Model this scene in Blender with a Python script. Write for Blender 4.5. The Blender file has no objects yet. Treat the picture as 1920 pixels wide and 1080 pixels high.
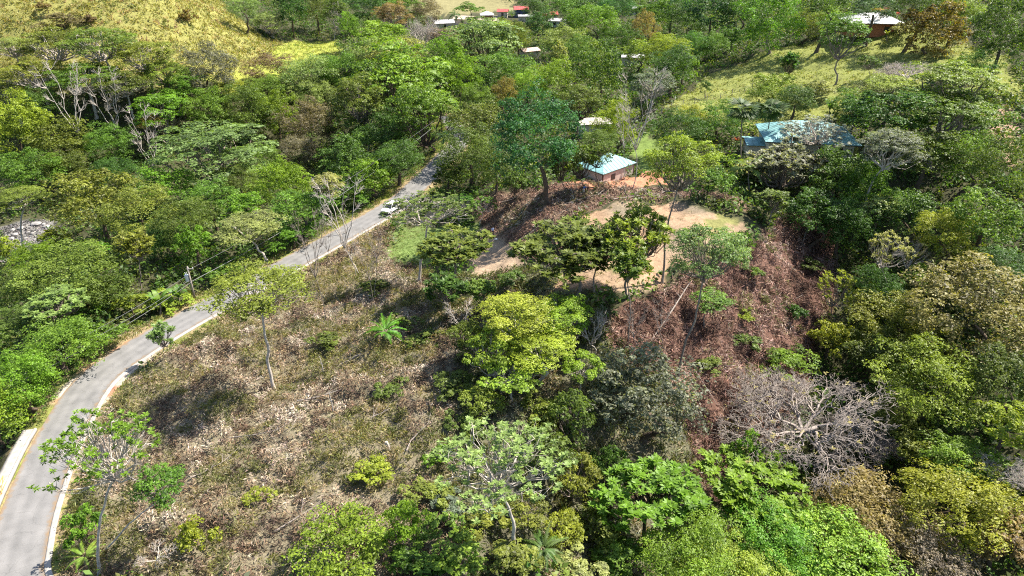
import bpy, bmesh, math, random
import numpy as np
from mathutils import Vector, Matrix

# ------------------------------------------------------------------ camera, sky, sun, exposure
SC = bpy.context.scene
COL = SC.collection
F_PX, PITCH, CAM_Z = 1280.0, math.radians(30.0), 55.0      # a drone 55 m above the road, looking 30 degrees down
cam_d = bpy.data.cameras.new('camera'); cam = bpy.data.objects.new('camera', cam_d); COL.objects.link(cam)
cam_d.sensor_width = 36.0; cam_d.lens = 36.0 * F_PX / 1920.0
cam_d.clip_start = 0.5; cam_d.clip_end = 5000
cam.location = (0, 0, CAM_Z); cam.rotation_euler = (math.pi / 2 - PITCH, 0, 0)
SC.camera = cam

SUN_EL, SUN_AZ = math.radians(53), math.radians(67)        # azimuth clockwise from +Y: behind and to the right
world = bpy.data.worlds.new('World'); SC.world = world; world.use_nodes = True
wn, wl = world.node_tree.nodes, world.node_tree.links
wn.clear()
sky = wn.new('ShaderNodeTexSky'); sky.sky_type = 'NISHITA'; sky.sun_disc = False
sky.sun_elevation = SUN_EL; sky.sun_rotation = SUN_AZ
bg = wn.new('ShaderNodeBackground'); bg.inputs['Strength'].default_value = 0.105
wo = wn.new('ShaderNodeOutputWorld')
wl.new(sky.outputs[0], bg.inputs[0]); wl.new(bg.outputs[0], wo.inputs[0])
sun_d = bpy.data.lights.new('sun', 'SUN'); sun_d.energy = 5.0; sun_d.angle = math.radians(0.5); sun_d.color = (1.0, 0.94, 0.84)
sun = bpy.data.objects.new('sun', sun_d); COL.objects.link(sun)
sdir = Vector((math.sin(SUN_AZ) * math.cos(SUN_EL), math.cos(SUN_AZ) * math.cos(SUN_EL), math.sin(SUN_EL)))
sun.rotation_euler = sdir.to_track_quat('Z', 'Y').to_euler(); sun.location = sdir * 300
SC.view_settings.view_transform = 'Standard'; SC.view_settings.look = 'None'
SC.view_settings.exposure = 1.42; SC.view_settings.gamma = 1.0; SC.view_settings.use_curve_mapping = False
SC.cycles.use_denoising = False; SC.cycles.filter_width = 1.1
SC.cycles.max_bounces = 5; SC.cycles.diffuse_bounces = 3; SC.cycles.transmission_bounces = 3; SC.cycles.glossy_bounces = 2
SC.cycles.transparent_max_bounces = 4; SC.cycles.caustics_reflective = False; SC.cycles.caustics_refractive = False

rng = np.random.default_rng(7)
random.seed(7)

# ------------------------------------------------------------------ helpers
def link(o, parent=None):
    COL.objects.link(o)
    if parent is not None: o.parent = parent
    return o
def tag(o, label=None, cat=None, group=None, kind=None):
    if label: o['label'] = label
    if cat: o['category'] = cat
    if group: o['group'] = group
    if kind: o['kind'] = kind
    return o
def empty(name, loc, rz=0.0):
    o = bpy.data.objects.new(name, None); o.empty_display_size = 0.3
    o.location = loc; o.rotation_euler = (0, 0, rz); COL.objects.link(o); return o
def np_mesh(name, V, Fc, mat=None, tint=None, col=None, smooth=False):
    """mesh from arrays: V (n,3), Fc (m,3 or 4)"""
    me = bpy.data.meshes.new(name)
    V = np.ascontiguousarray(V, np.float32); Fc = np.ascontiguousarray(Fc, np.int32)
    m, k = Fc.shape
    me.vertices.add(len(V)); me.vertices.foreach_set('co', V.ravel())
    me.loops.add(m * k); me.loops.foreach_set('vertex_index', Fc.ravel())
    me.polygons.add(m); me.polygons.foreach_set('loop_start', np.arange(0, m * k, k, dtype=np.int32))
    me.polygons.foreach_set('loop_total', np.full(m, k, np.int32))
    if smooth: me.polygons.foreach_set('use_smooth', np.ones(m, bool))
    me.update(calc_edges=True)
    if tint is not None:
        a = me.attributes.new('tint', 'FLOAT', 'POINT'); a.data.foreach_set('value', np.asarray(tint, np.float32))
    if col is not None:
        a = me.attributes.new('col', 'FLOAT_COLOR', 'POINT')
        c4 = np.ones((len(V), 4), np.float32); c4[:, :3] = col
        a.data.foreach_set('color', c4.ravel())
    if mat: me.materials.append(mat)
    return me
def obj(name, me, parent=None, mat=None):
    o = bpy.data.objects.new(name, me)
    if mat: me.materials.append(mat)
    return link(o, parent)
class MB:
    """collects boxes, prisms and tubes into one mesh"""
    def __init__(s): s.v = []; s.f = []
    def add(s, vs, fs):
        b = len(s.v); s.v += [tuple(v) for v in vs]; s.f += [tuple(b + i for i in f) for f in fs]; return s
    def box(s, c, d, rz=0.0):
        cx, cy, cz = c; hx, hy, hz = d[0] / 2, d[1] / 2, d[2] / 2; ca, sa = math.cos(rz), math.sin(rz)
        vs = [(cx + x * hx * ca - y * hy * sa, cy + x * hx * sa + y * hy * ca, cz + z * hz) for z in (-1, 1) for y in (-1, 1) for x in (-1, 1)]
        return s.add(vs, [(0, 2, 3, 1), (4, 5, 7, 6), (0, 1, 5, 4), (2, 6, 7, 3), (0, 4, 6, 2), (1, 3, 7, 5)])
    def tube(s, pts, rad, k=6, cap=True):
        v, f = tube_np(np.array(pts, float), np.array(rad, float) if hasattr(rad, '__len__') else np.full(len(pts), rad), k)
        b = len(s.v); s.add(v, f)
        if cap: s.f.append(tuple(b + i for i in range(k))[::-1]); s.f.append(tuple(b + (len(pts) - 1) * k + i for i in range(k)))
        return s
    def poly(s, vs): return s.add(vs, [tuple(range(len(vs)))])
    def build(s, name, mat, parent=None, bevel=0.0, smooth=False):
        me = bpy.data.meshes.new(name); me.from_pydata(s.v, [], s.f); me.validate(); me.update()
        if smooth: me.polygons.foreach_set('use_smooth', [True] * len(me.polygons))
        o = obj(name, me, parent, mat)
        if bevel:
            b = o.modifiers.new('bevel', 'BEVEL'); b.width = bevel; b.segments = 2
        return o
def tube_np(P, R, k):
    n = len(P)
    T = np.gradient(P, axis=0); T /= np.linalg.norm(T, axis=1)[:, None] + 1e-9
    ref = np.array([0., 0., 1.]) if abs(T[:, 2]).mean() < 0.8 else np.array([1., 0., 0.])
    U = np.cross(T, ref); U /= np.linalg.norm(U, axis=1)[:, None] + 1e-9
    W = np.cross(T, U)
    a = np.arange(k) * 2 * np.pi / k
    V = P[:, None, :] + R[:, None, None] * (np.cos(a)[None, :, None] * U[:, None, :] + np.sin(a)[None, :, None] * W[:, None, :])
    fs = [(i * k + j, i * k + (j + 1) % k, (i + 1) * k + (j + 1) % k, (i + 1) * k + j) for i in range(n - 1) for j in range(k)]
    return V.reshape(-1, 3), fs
def unit(a): return a / (np.linalg.norm(a, axis=-1, keepdims=True) + 1e-9)

# value noise in numpy (world space, smooth)
_perm = rng.random((64, 64))
def vnoise(x, y, s):
    x = np.asarray(x) / s; y = np.asarray(y) / s
    xi = np.floor(x).astype(int); yi = np.floor(y).astype(int); fx = x - xi; fy = y - yi
    fx = fx * fx * (3 - 2 * fx); fy = fy * fy * (3 - 2 * fy)
    g = lambda i, j: _perm[i % 64, j % 64]
    return (g(xi, yi) * (1 - fx) + g(xi + 1, yi) * fx) * (1 - fy) + (g(xi, yi + 1) * (1 - fx) + g(xi + 1, yi + 1) * fx) * fy

# ------------------------------------------------------------------ materials
def new_mat(name):
    m = bpy.data.materials.new(name); m.use_nodes = True
    nt = m.node_tree; nt.nodes.clear()
    out = nt.nodes.new('ShaderNodeOutputMaterial')
    return m, nt, out
def simple(name, col, rough=0.7, var=0.25, scale=3.0, spec=0.3, metal=0.0, bump=0.0):
    m, nt, out = new_mat(name); N, L = nt.nodes, nt.links
    p = N.new('ShaderNodeBsdfPrincipled'); p.inputs['Roughness'].default_value = rough; p.inputs['Metallic'].default_value = metal
    p.inputs['Specular IOR Level'].default_value = spec
    geo = N.new('ShaderNodeNewGeometry')
    no = N.new('ShaderNodeTexNoise'); no.inputs['Scale'].default_value = scale; no.inputs['Detail'].default_value = 4
    L.new(geo.outputs['Position'], no.inputs['Vector'])
    mr = N.new('ShaderNodeMapRange'); mr.inputs[1].default_value = 0.3; mr.inputs[2].default_value = 0.7
    mr.inputs[3].default_value = 1 - var; mr.inputs[4].default_value = 1 + var; L.new(no.outputs[0], mr.inputs[0])
    mu = N.new('ShaderNodeMix'); mu.data_type = 'RGBA'; mu.blend_type = 'MULTIPLY'; mu.inputs[0].default_value = 1
    mu.inputs[6].default_value = (*col, 1); L.new(mr.outputs[0], mu.inputs[7]); L.new(mu.outputs[2], p.inputs['Base Color'])
    if bump:
        b = N.new('ShaderNodeBump'); b.inputs['Strength'].default_value = bump; b.inputs['Distance'].default_value = 0.05
        L.new(no.outputs[0], b.inputs['Height']); L.new(b.outputs[0], p.inputs['Normal'])
    L.new(p.outputs[0], out.inputs[0]); return m
def leaf_mat(name, trans=0.35, from_col=False, rough=0.55, spec=0.35):
    """foliage: the crown's own colour (object colour, or a colour per leaf), each leaf a little lighter, darker or yellower"""
    m, nt, out = new_mat(name); N, L = nt.nodes, nt.links
    if from_col:
        at = N.new('ShaderNodeAttribute'); at.attribute_name = 'col'; colr = at.outputs['Color']
    else:
        oi = N.new('ShaderNodeObjectInfo')
        ti = N.new('ShaderNodeAttribute'); ti.attribute_name = 'tint'
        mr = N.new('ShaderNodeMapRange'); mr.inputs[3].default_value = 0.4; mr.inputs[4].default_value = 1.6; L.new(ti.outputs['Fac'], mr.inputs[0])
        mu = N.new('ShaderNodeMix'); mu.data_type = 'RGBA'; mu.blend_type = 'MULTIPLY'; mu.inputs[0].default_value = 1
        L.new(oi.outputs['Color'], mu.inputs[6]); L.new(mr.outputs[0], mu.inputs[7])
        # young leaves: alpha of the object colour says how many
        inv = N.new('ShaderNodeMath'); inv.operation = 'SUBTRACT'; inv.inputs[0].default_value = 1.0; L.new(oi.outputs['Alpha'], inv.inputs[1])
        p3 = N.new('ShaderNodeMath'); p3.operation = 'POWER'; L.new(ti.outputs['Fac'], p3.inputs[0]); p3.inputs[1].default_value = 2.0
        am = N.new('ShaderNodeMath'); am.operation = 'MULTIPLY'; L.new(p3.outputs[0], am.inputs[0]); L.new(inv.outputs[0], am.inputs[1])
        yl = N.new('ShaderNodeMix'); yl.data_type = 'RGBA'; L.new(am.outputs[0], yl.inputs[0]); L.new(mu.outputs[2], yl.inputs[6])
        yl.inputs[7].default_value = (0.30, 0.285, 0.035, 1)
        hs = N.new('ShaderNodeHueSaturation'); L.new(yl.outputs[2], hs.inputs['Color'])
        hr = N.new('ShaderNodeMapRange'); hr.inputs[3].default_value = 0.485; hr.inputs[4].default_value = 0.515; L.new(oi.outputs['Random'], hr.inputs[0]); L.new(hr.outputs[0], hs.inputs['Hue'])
        colr = hs.outputs[0]
    p = N.new('ShaderNodeBsdfPrincipled'); p.inputs['Roughness'].default_value = rough; p.inputs['Specular IOR Level'].default_value = spec
    L.new(colr, p.inputs['Base Color'])
    t = N.new('ShaderNodeBsdfTranslucent')
    g = N.new('ShaderNodeMix'); g.data_type = 'RGBA'; g.blend_type = 'MULTIPLY'; g.inputs[0].default_value = 1
    L.new(colr, g.inputs[6]); g.inputs[7].default_value = (1.5, 1.55, 0.6, 1) if trans > 0.2 else (1, 1, 1, 1); L.new(g.outputs[2], t.inputs[0])
    mx = N.new('ShaderNodeMixShader'); mx.inputs[0].default_value = trans
    L.new(p.outputs[0], mx.inputs[1]); L.new(t.outputs[0], mx.inputs[2]); L.new(mx.outputs[0], out.inputs[0])
    return m
def ground_mat():
    m, nt, out = new_mat('ground_soil'); N, L = nt.nodes, nt.links
    at = N.new('ShaderNodeAttribute'); at.attribute_name = 'col'
    geo = N.new('ShaderNodeNewGeometry')
    def noise(sc, det=5, rough=0.6):
        n = N.new('ShaderNodeTexNoise'); n.inputs['Scale'].default_value = sc; n.inputs['Detail'].default_value = det; n.inputs['Roughness'].default_value = rough
        L.new(geo.outputs['Position'], n.inputs['Vector']); return n
    n1, n2, n3 = noise(0.35), noise(1.7, 6, 0.7), noise(7.0, 3, 0.7)
    def rangemap(n, a, b):
        r = N.new('ShaderNodeMapRange'); r.inputs[1].default_value = 0.3; r.inputs[2].default_value = 0.7; r.inputs[3].default_value = a; r.inputs[4].default_value = b
        L.new(n.outputs[0], r.inputs[0]); return r
    r1, r2, r3 = rangemap(n1, 0.8, 1.2), rangemap(n2, 0.68, 1.3), rangemap(n3, 0.75, 1.25)
    a = N.new('ShaderNodeMath'); a.operation = 'MULTIPLY'; L.new(r1.outputs[0], a.inputs[0]); L.new(r2.outputs[0], a.inputs[1])
    b = N.new('ShaderNodeMath'); b.operation = 'MULTIPLY'; L.new(a.outputs[0], b.inputs[0]); L.new(r3.outputs[0], b.inputs[1])
    mu = N.new('ShaderNodeMix'); mu.data_type = 'RGBA'; mu.blend_type = 'MULTIPLY'; mu.inputs[0].default_value = 1
    L.new(at.outputs['Color'], mu.inputs[6]); L.new(b.outputs[0], mu.inputs[7])
    p = N.new('ShaderNodeBsdfPrincipled'); p.inputs['Roughness'].default_value = 0.95; p.inputs['Specular IOR Level'].default_value = 0.1
    L.new(mu.outputs[2], p.inputs['Base Color'])
    bp = N.new('ShaderNodeBump'); bp.inputs['Strength'].default_value = 0.6; bp.inputs['Distance'].default_value = 0.25
    L.new(n2.outputs[0], bp.inputs['Height']); L.new(bp.outputs[0], p.inputs['Normal'])
    L.new(p.outputs[0], out.inputs[0]); return m
def asphalt_mat():
    m, nt, out = new_mat('worn_asphalt'); N, L = nt.nodes, nt.links
    uv = N.new('ShaderNodeAttribute'); uv.attribute_name = 'across'
    geo = N.new('ShaderNodeNewGeometry')
    n1 = N.new('ShaderNodeTexNoise'); n1.inputs['Scale'].default_value = 0.5; n1.inputs['Detail'].default_value = 6; L.new(geo.outputs['Position'], n1.inputs['Vector'])
    n2 = N.new('ShaderNodeTexNoise'); n2.inputs['Scale'].default_value = 9; n2.inputs['Detail'].default_value = 4; L.new(geo.outputs['Position'], n2.inputs['Vector'])
    # worn wheel tracks: four paler bands across the width
    sn = N.new('ShaderNodeMath'); sn.operation = 'SINE'; ml = N.new('ShaderNodeMath'); ml.operation = 'MULTIPLY'; ml.inputs[1].default_value = 24.0
    L.new(uv.outputs['Fac'], ml.inputs[0]); L.new(ml.outputs[0], sn.inputs[0])
    s1 = N.new('ShaderNodeMath'); s1.operation = 'MULTIPLY_ADD'; s1.inputs[1].default_value = 0.035; s1.inputs[2].default_value = 0.0; L.new(sn.outputs[0], s1.inputs[0])
    s2 = N.new('ShaderNodeMath'); s2.operation = 'MULTIPLY_ADD'; s2.inputs[1].default_value = 0.5; L.new(n1.outputs[0], s2.inputs[0]); L.new(s1.outputs[0], s2.inputs[2])
    s3 = N.new('ShaderNodeMath'); s3.operation = 'MULTIPLY_ADD'; s3.inputs[1].default_value = 0.25; L.new(n2.outputs[0], s3.inputs[0]); L.new(s2.outputs[0], s3.inputs[2])
    cr = N.new('ShaderNodeValToRGB'); cr.color_ramp.elements[0].position = 0.2; cr.color_ramp.elements[0].color = (0.115, 0.112, 0.108, 1)
    cr.color_ramp.elements[1].position = 0.6; cr.color_ramp.elements[1].color = (0.235, 0.225, 0.215, 1); L.new(s3.outputs[0], cr.inputs[0])
    p = N.new('ShaderNodeBsdfPrincipled'); p.inputs['Roughness'].default_value = 0.85; p.inputs['Specular IOR Level'].default_value = 0.25
    # soil and leaf dust creeping in from both edges, and a wandering tar seam
    ed = N.new('ShaderNodeMath'); ed.operation = 'SUBTRACT'; ed.inputs[1].default_value = 0.5; L.new(uv.outputs['Fac'], ed.inputs[0])
    ab = N.new('ShaderNodeMath'); ab.operation = 'ABSOLUTE'; L.new(ed.outputs[0], ab.inputs[0])
    n3 = N.new('ShaderNodeTexNoise'); n3.inputs['Scale'].default_value = 1.3; n3.inputs['Detail'].default_value = 6; L.new(geo.outputs['Position'], n3.inputs['Vector'])
    ae = N.new('ShaderNodeMath'); ae.operation = 'MULTIPLY_ADD'; ae.inputs[1].default_value = 0.30; L.new(n3.outputs[0], ae.inputs[0]); L.new(ab.outputs[0], ae.inputs[2])
    er = N.new('ShaderNodeMapRange'); er.inputs[1].default_value = 0.56; er.inputs[2].default_value = 0.66; L.new(ae.outputs[0], er.inputs[0])
    dm = N.new('ShaderNodeMix'); dm.data_type = 'RGBA'; L.new(er.outputs[0], dm.inputs[0]); L.new(cr.outputs[0], dm.inputs[6]); dm.inputs[7].default_value = (0.20, 0.14, 0.085, 1)
    vo = N.new('ShaderNodeTexVoronoi'); vo.feature = 'DISTANCE_TO_EDGE'; vo.inputs['Scale'].default_value = 0.33
    wv = N.new('ShaderNodeVectorMath'); wv.operation = 'ADD'; L.new(geo.outputs['Position'], wv.inputs[0]); L.new(n3.outputs['Color'], wv.inputs[1]); L.new(wv.outputs[0], vo.inputs['Vector'])
    ck = N.new('ShaderNodeMapRange'); ck.inputs[1].default_value = 0.004; ck.inputs[2].default_value = 0.012; ck.inputs[3].default_value = 0.84; ck.inputs[4].default_value = 1.0; L.new(vo.outputs['Distance'], ck.inputs[0])
    cm = N.new('ShaderNodeMix'); cm.data_type = 'RGBA'; cm.blend_type = 'MULTIPLY'; cm.inputs[0].default_value = 1; L.new(dm.outputs[2], cm.inputs[6]); L.new(ck.outputs[0], cm.inputs[7])
    L.new(cm.outputs[2], p.inputs['Base Color'])
    b = N.new('ShaderNodeBump'); b.inputs['Strength'].default_value = 0.2; b.inputs['Distance'].default_value = 0.02; L.new(n2.outputs[0], b.inputs['Height']); L.new(b.outputs[0], p.inputs['Normal'])
    L.new(p.outputs[0], out.inputs[0]); return m

M_LEAF = leaf_mat('foliage', 0.38, rough=.5, spec=.28)
M_LITTER = leaf_mat('dry_litter', 0.15, True, 0.8, 0.15)
M_UNDER = leaf_mat('undergrowth_leaf', 0.35, True)
M_GROUND = ground_mat(); M_ROAD = asphalt_mat()
M_PALE = simple('pale_bark', (0.42, 0.37, 0.32), 0.9, 0.3, 2.5, 0.1, bump=0.3)
M_TWIG = simple('grey_twig_bark', (0.26, 0.22, 0.19), 0.9, 0.3, 2.5, 0.1)
M_GREYB = simple('grey_bark', (0.22, 0.18, 0.15), 0.9, 0.3, 2.5, 0.1, bump=0.3)
M_DARKB = simple('dark_bark', (0.10, 0.075, 0.055), 0.9, 0.3, 2.5, 0.1, bump=0.3)
M_CONC = simple('worn_concrete', (0.31, 0.285, 0.255), 0.9, 0.22, 1.4, 0.2, bump=0.2)
M_TEAL = simple('teal_roof_sheet', (0.19, 0.36, 0.36), 0.6, 0.35, 1.1, 0.3)
M_WALLPK = simple('pinkish_render', (0.46, 0.37, 0.32), 0.9, 0.14, 0.9, 0.2)
M_BROWNP = simple('brown_paint', (0.10, 0.06, 0.045), 0.7, 0.2, 2.0)
M_WHITE = simple('white_paint', (0.56, 0.56, 0.54), 0.55, 0.15, 1.0, 0.4)
M_REDR = simple('red_roof_sheet', (0.42, 0.08, 0.07), 0.6, 0.25, 1.0)
M_GREYR = simple('grey_zinc_sheet', (0.34, 0.33, 0.32), 0.55, 0.35, 0.8, 0.3)
M_BRICK = simple('orange_brick', (0.36, 0.14, 0.075), 0.9, 0.2, 5.0, 0.2)
M_DARK = simple('dark_opening', (0.02, 0.022, 0.026), 0.3, 0.1, 1.0, 0.5)
M_OCHRE = simple('ochre_rail_paint', (0.42, 0.24, 0.07), 0.6, 0.2, 3.0, 0.4)
M_WOODP = simple('weathered_pole', (0.30, 0.26, 0.22), 0.9, 0.2, 4.0, 0.1)
M_METAL = simple('galvanised_metal', (0.55, 0.57, 0.60), 0.45, 0.1, 2.0, 0.5, 0.3)
M_WIRE = simple('grey_cable', (0.16, 0.16, 0.16), 0.5, 0.05, 2.0)
M_RUB = simple('tyre_rubber', (0.02, 0.02, 0.02), 0.8, 0.1, 8.0)
M_CARW = simple('white_car_paint', (0.80, 0.80, 0.80), 0.25, 0.02, 1.0, 0.5)
M_STONE = simple('river_stone', (0.26, 0.245, 0.23), 0.85, 0.4, 1.2, 0.3, bump=0.4)
M_LAMP = simple('lamp_glass', (0.75, 0.75, 0.72), 0.15, 0.02, 1.0, 0.6)

# ------------------------------------------------------------------ the lie of the land
CP, SP = math.cos(PITCH), math.sin(PITCH)
def ray(u, v):
    a, b = u - 960.0, v - 540.0
    return np.array([a, F_PX * CP - b * SP, -F_PX * SP - b * CP])
def at(u, v, z):
    d = ray(u, v); t = (z - CAM_Z) / d[2]; return np.array([d[0] * t, d[1] * t, z])
CTRL = '''
10 1160 0;40 1050 0;75 900 0;150 740 0;260 650 0;350 600 0;450 548 0;550 490 0;650 440 .2;735 390 .5;800 335 1;850 280 2
220 540 -1.5;100 600 -3;300 450 -3;450 420 -2;60 440 -7;200 380 -7;350 330 -7;500 270 -6;650 250 -4;0 560 -5;0 760 -3;30 690 -2;0 640 -4
100 330 -4;250 250 0;400 200 3;100 220 3;0 200 4;250 165 9;30 140 11
0 100 15;200 100 15;350 130 11;100 0 27;300 0 26;400 0 21;430 100 11;500 72 9.5;600 95 8;560 120 7;200 50 21;0 30 24
700 130 6;850 200 4;900 120 5;1000 60 5;968 15 5;900 0 5;750 0 9;600 0 10;1100 100 6;1200 60 7;1300 0 10;1000 200 6;900 300 3;1050 250 7;640 60 8
1140 325 9.5;1200 330 10;1230 280 10;1250 200 11;1350 210 12;1300 170 11.5;1400 120 14.5;1440 98 17;1540 75 20;1620 60 23;1700 90 22;1500 200 14.5;1600 170 17.5;1800 120 22;1900 50 27;1700 0 30;1500 0 20;1900 150 20;1850 250 15;1380 60 13
1480 265 13;1400 300 11.5;1580 290 13
1700 350 10;1900 400 10;1650 450 4;1800 550 4;1900 650 4;1920 900 2;1560 500 1;1600 650 -4;1560 720 -5;1500 850 -7;1500 1000 -8;1300 1050 -6;1800 750 0;1750 1000 -5;1900 1050 -3
1250 400 10;1100 480 9.3;1100 545 9;1300 480 9.5;1380 430 10;1420 400 10.2;1200 380 10.2;1060 420 9.4
1450 500 6;1350 600 4.5;1250 600 6;1350 750 0;1450 650 0;1250 750 1.5;1350 870 -4
1000 560 8;960 650 6.5;930 750 5.5;900 850 5;900 950 4.2;960 1080 3;1100 700 4.5;1100 800 2.5;1100 950 0;1150 1050 -3
830 700 5.5;700 700 4;600 800 3.8;500 740 2;400 720 1.2;330 800 1.5;600 950 4;300 950 2.2;700 1050 3.6;200 1050 1.2;750 560 3.5;650 560 2;860 560 5;600 620 2
780 450 1;740 440 .8;850 440 1.2;925 440 1.5;940 480 2.5;790 480 1.2;900 490 2.5
955 410 5;1000 390 8.4;950 370 6;880 380 3;1020 420 8.4;990 480 6;1050 360 9.2
'''
ctrl = [at(*map(float, p.split())) for ln in CTRL.strip().splitlines() for p in ln.split(';')]
ctrl += [np.array(p, float) for p in [(-62, 48, -4), (-66, 56, -4), (-60, -20, 0), (0, -20, 1), (60, -20, -5), (-150, 50, -5), (-200, 150, 3), (-260, 260, 30), (200, 50, 8), (210, 150, 28), (240, 300, 45), (0, 500, 12), (-200, 450, 40), (210, 480, 35), (-330, 0, 8), (330, 0, 20), (330, 620, 60), (-330, 620, 60), (0, 640, 25)]]
ctrl = np.array(ctrl)
def tps_fit(P, z, lam):
    n = len(P); D = np.linalg.norm(P[:, None] - P[None], axis=2) / 50.0
    K = np.where(D > 0, D * D * np.log(D + 1e-12), 0) + lam * np.eye(n)
    A = np.zeros((n + 3, n + 3)); A[:n, :n] = K; Q = np.c_[np.ones(n), P / 50.0]; A[:n, n:] = Q; A[n:, :n] = Q.T
    return np.linalg.solve(A, np.r_[z, 0, 0, 0])
TPS = tps_fit(ctrl[:, :2], ctrl[:, 2], 0.004)
def tps_eval(x, y):
    out = np.zeros(len(x)); n = len(ctrl)
    for s in range(0, len(x), 20000):
        X = np.c_[x[s:s + 20000], y[s:s + 20000]]
        D = np.linalg.norm(X[:, None] - ctrl[None, :, :2], axis=2) / 50.0
        K = np.where(D > 1e-9, D * D * np.log(D + 1e-12), 0)
        out[s:s + 20000] = K @ TPS[:n] + TPS[n] + X @ TPS[n + 1:] / 50.0
    return out
# the road's centre line, as a smooth curve through measured points
def catmull(P, step=1.5):
    P = np.array(P, float); Q = [2 * P[0] - P[1], *P, 2 * P[-1] - P[-2]]; out = []
    for i in range(1, len(Q) - 2):
        n = max(2, int(np.linalg.norm(Q[i + 1] - Q[i]) / step))
        for t in np.linspace(0, 1, n, endpoint=False):
            a, b, c, d = Q[i - 1], Q[i], Q[i + 1], Q[i + 2]
            out.append(0.5 * (2 * b + (c - a) * t + (2 * a - 5 * b + 4 * c - d) * t * t + (3 * b - 3 * c + d - a) * t ** 3))
    out.append(P[-1]); return np.array(out)
ROADPX = [(-5, 1200, 0), (22, 1080, 0), (45, 980, 0), (82, 880, 0), (120, 800, 0), (175, 715, 0), (255, 655, 0), (350, 598, 0), (450, 545, 0), (560, 485, 0), (655, 432, .2), (740, 383, .5), (793, 338, 1), (835, 295, 2)]
road_c = [at(*p) for p in ROADPX]
road_c = [road_c[0] + np.array([1.0, -25, 0])] + road_c + [road_c[-1] + np.array([2.5, 14, .3]), road_c[-1] + np.array([-2, 32, .6])]
ROAD = catmull(road_c)
def road_dist(x, y):
    d = np.full(len(x), 1e9); zz = np.zeros(len(x)); sd = np.zeros(len(x))
    A, B = ROAD[:-1], ROAD[1:]
    for a, b in zip(A, B):
        e = b[:2] - a[:2]; l2 = e @ e
        t = np.clip(((x - a[0]) * e[0] + (y - a[1]) * e[1]) / l2, 0, 1)
        dx = x - a[0] - t * e[0]; dy = y - a[1] - t * e[1]; q = np.hypot(dx, dy)
        k = q < d; d[k] = q[k]; zz[k] = (a[2] + t * (b[2] - a[2]))[k]; sd[k] = np.sign(e[0] * dy - e[1] * dx)[k]
    return d, zz, sd
def sstep(a, b, x):
    t = np.clip((x - a) / (b - a), 0, 1); return t * t * (3 - 2 * t)
xs = np.r_[-330:-130:8.0, -130:-72:2.0, -72:80:0.8, 80:150:2.0, 150:331:8.0]
ys = np.r_[-60:25:5.0, 25:135:0.8, 135:280:2.0, 280:641:8.0]
GX, GY = np.meshgrid(xs, ys); gx, gy = GX.ravel(), GY.ravel()
gz = tps_eval(gx, gy)
near = (np.abs(gx) < 150) & (gy < 290)
gz += np.where(near, (vnoise(gx, gy, 3.1) - .5) * .7 + (vnoise(gx + 9, gy, 1.3) - .5) * .35 + (vnoise(gx, gy + 40, 9) - .5) * 1.2, 0)
rough_ = near & (gy < 125) & (gx > -58) & (gx < 62)      # cut-over slopes: hummocks
gz += np.where(rough_, (vnoise(gx + 3, gy + 8, 2.0) - .5) * 1.2, 0)
flat = sum(np.exp(-(((gx - a) / c) ** 2 + ((gy - b) / d) ** 2) ** 2) for a, b, c, d in ((20, 92, 15, 13), (-18, 111, 8, 6)))
gz = gz - np.where(rough_, np.clip(flat, 0, 1) * ((vnoise(gx + 3, gy + 8, 2.0) - .5) * 1.2 + (vnoise(gx, gy, 3.1) - .5) * .7 + (vnoise(gx + 9, gy, 1.3) - .5) * .35), 0)
rd, rz_, rs = road_dist(gx, gy)
w = 1 - sstep(3.6, 7.5, rd); gz = gz * (1 - w) + (rz_ - 0.10) * w
GZ = gz.reshape(GX.shape)
def H(x, y):
    x = np.atleast_1d(np.asarray(x, float)); y = np.atleast_1d(np.asarray(y, float))
    i = np.clip(np.searchsorted(xs, x) - 1, 0, len(xs) - 2); j = np.clip(np.searchsorted(ys, y) - 1, 0, len(ys) - 2)
    fx = np.clip((x - xs[i]) / (xs[i + 1] - xs[i]), 0, 1); fy = np.clip((y - ys[j]) / (ys[j + 1] - ys[j]), 0, 1)
    return (GZ[j, i] * (1 - fx) + GZ[j, i + 1] * fx) * (1 - fy) + (GZ[j + 1, i] * (1 - fx) + GZ[j + 1, i + 1] * fx) * fy
def on_ground(u, v, up=0.0):
    """point at height `up` above the ground along the sight line of a photo pixel; and metres per pixel there"""
    d = ray(u, v); ts = np.arange(0.01, 0.6, 0.0004)
    P = d[None] * ts[:, None]; P[:, 2] += CAM_Z
    below = P[:, 2] < H(P[:, 0], P[:, 1]) + up
    k = int(np.argmax(below)) if below.any() else len(ts) - 1
    p = P[k].copy(); p[2] = H(p[0], p[1])[0]
    return p, ts[k]
def zone(*px):
    return np.array([on_ground(u, v)[0][:2] for u, v in px])
def inside(poly, x, y):
    r = np.zeros(len(x), bool); n = len(poly)
    for i in range(n):
        x1, y1 = poly[i]; x2, y2 = poly[(i + 1) % n]
        c = ((y1 > y) != (y2 > y)) & (x < (x2 - x1) * (y - y1) / (y2 - y1 + 1e-12) + x1); r ^= c
    return r
Z_SLASH = zone((110, 1120), (92, 990), (140, 860), (205, 762), (330, 655), (420, 592), (560, 502), (690, 432), (745, 418), (735, 440), (725, 490), (800, 505), (880, 570), (870, 650), (850, 760), (860, 880), (850, 1000), (830, 1120))
Z_RED = zone((1125, 600), (1240, 545), (1400, 470), (1500, 400), (1570, 420), (1570, 560), (1540, 640), (1500, 760), (1420, 900), (1330, 950), (1280, 800), (1170, 680))
Z_RIDGE = zone((800, 520), (1000, 500), (1090, 560), (1180, 660), (1290, 800), (1330, 950), (1250, 1120), (830, 1120), (850, 900), (860, 700))
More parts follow.
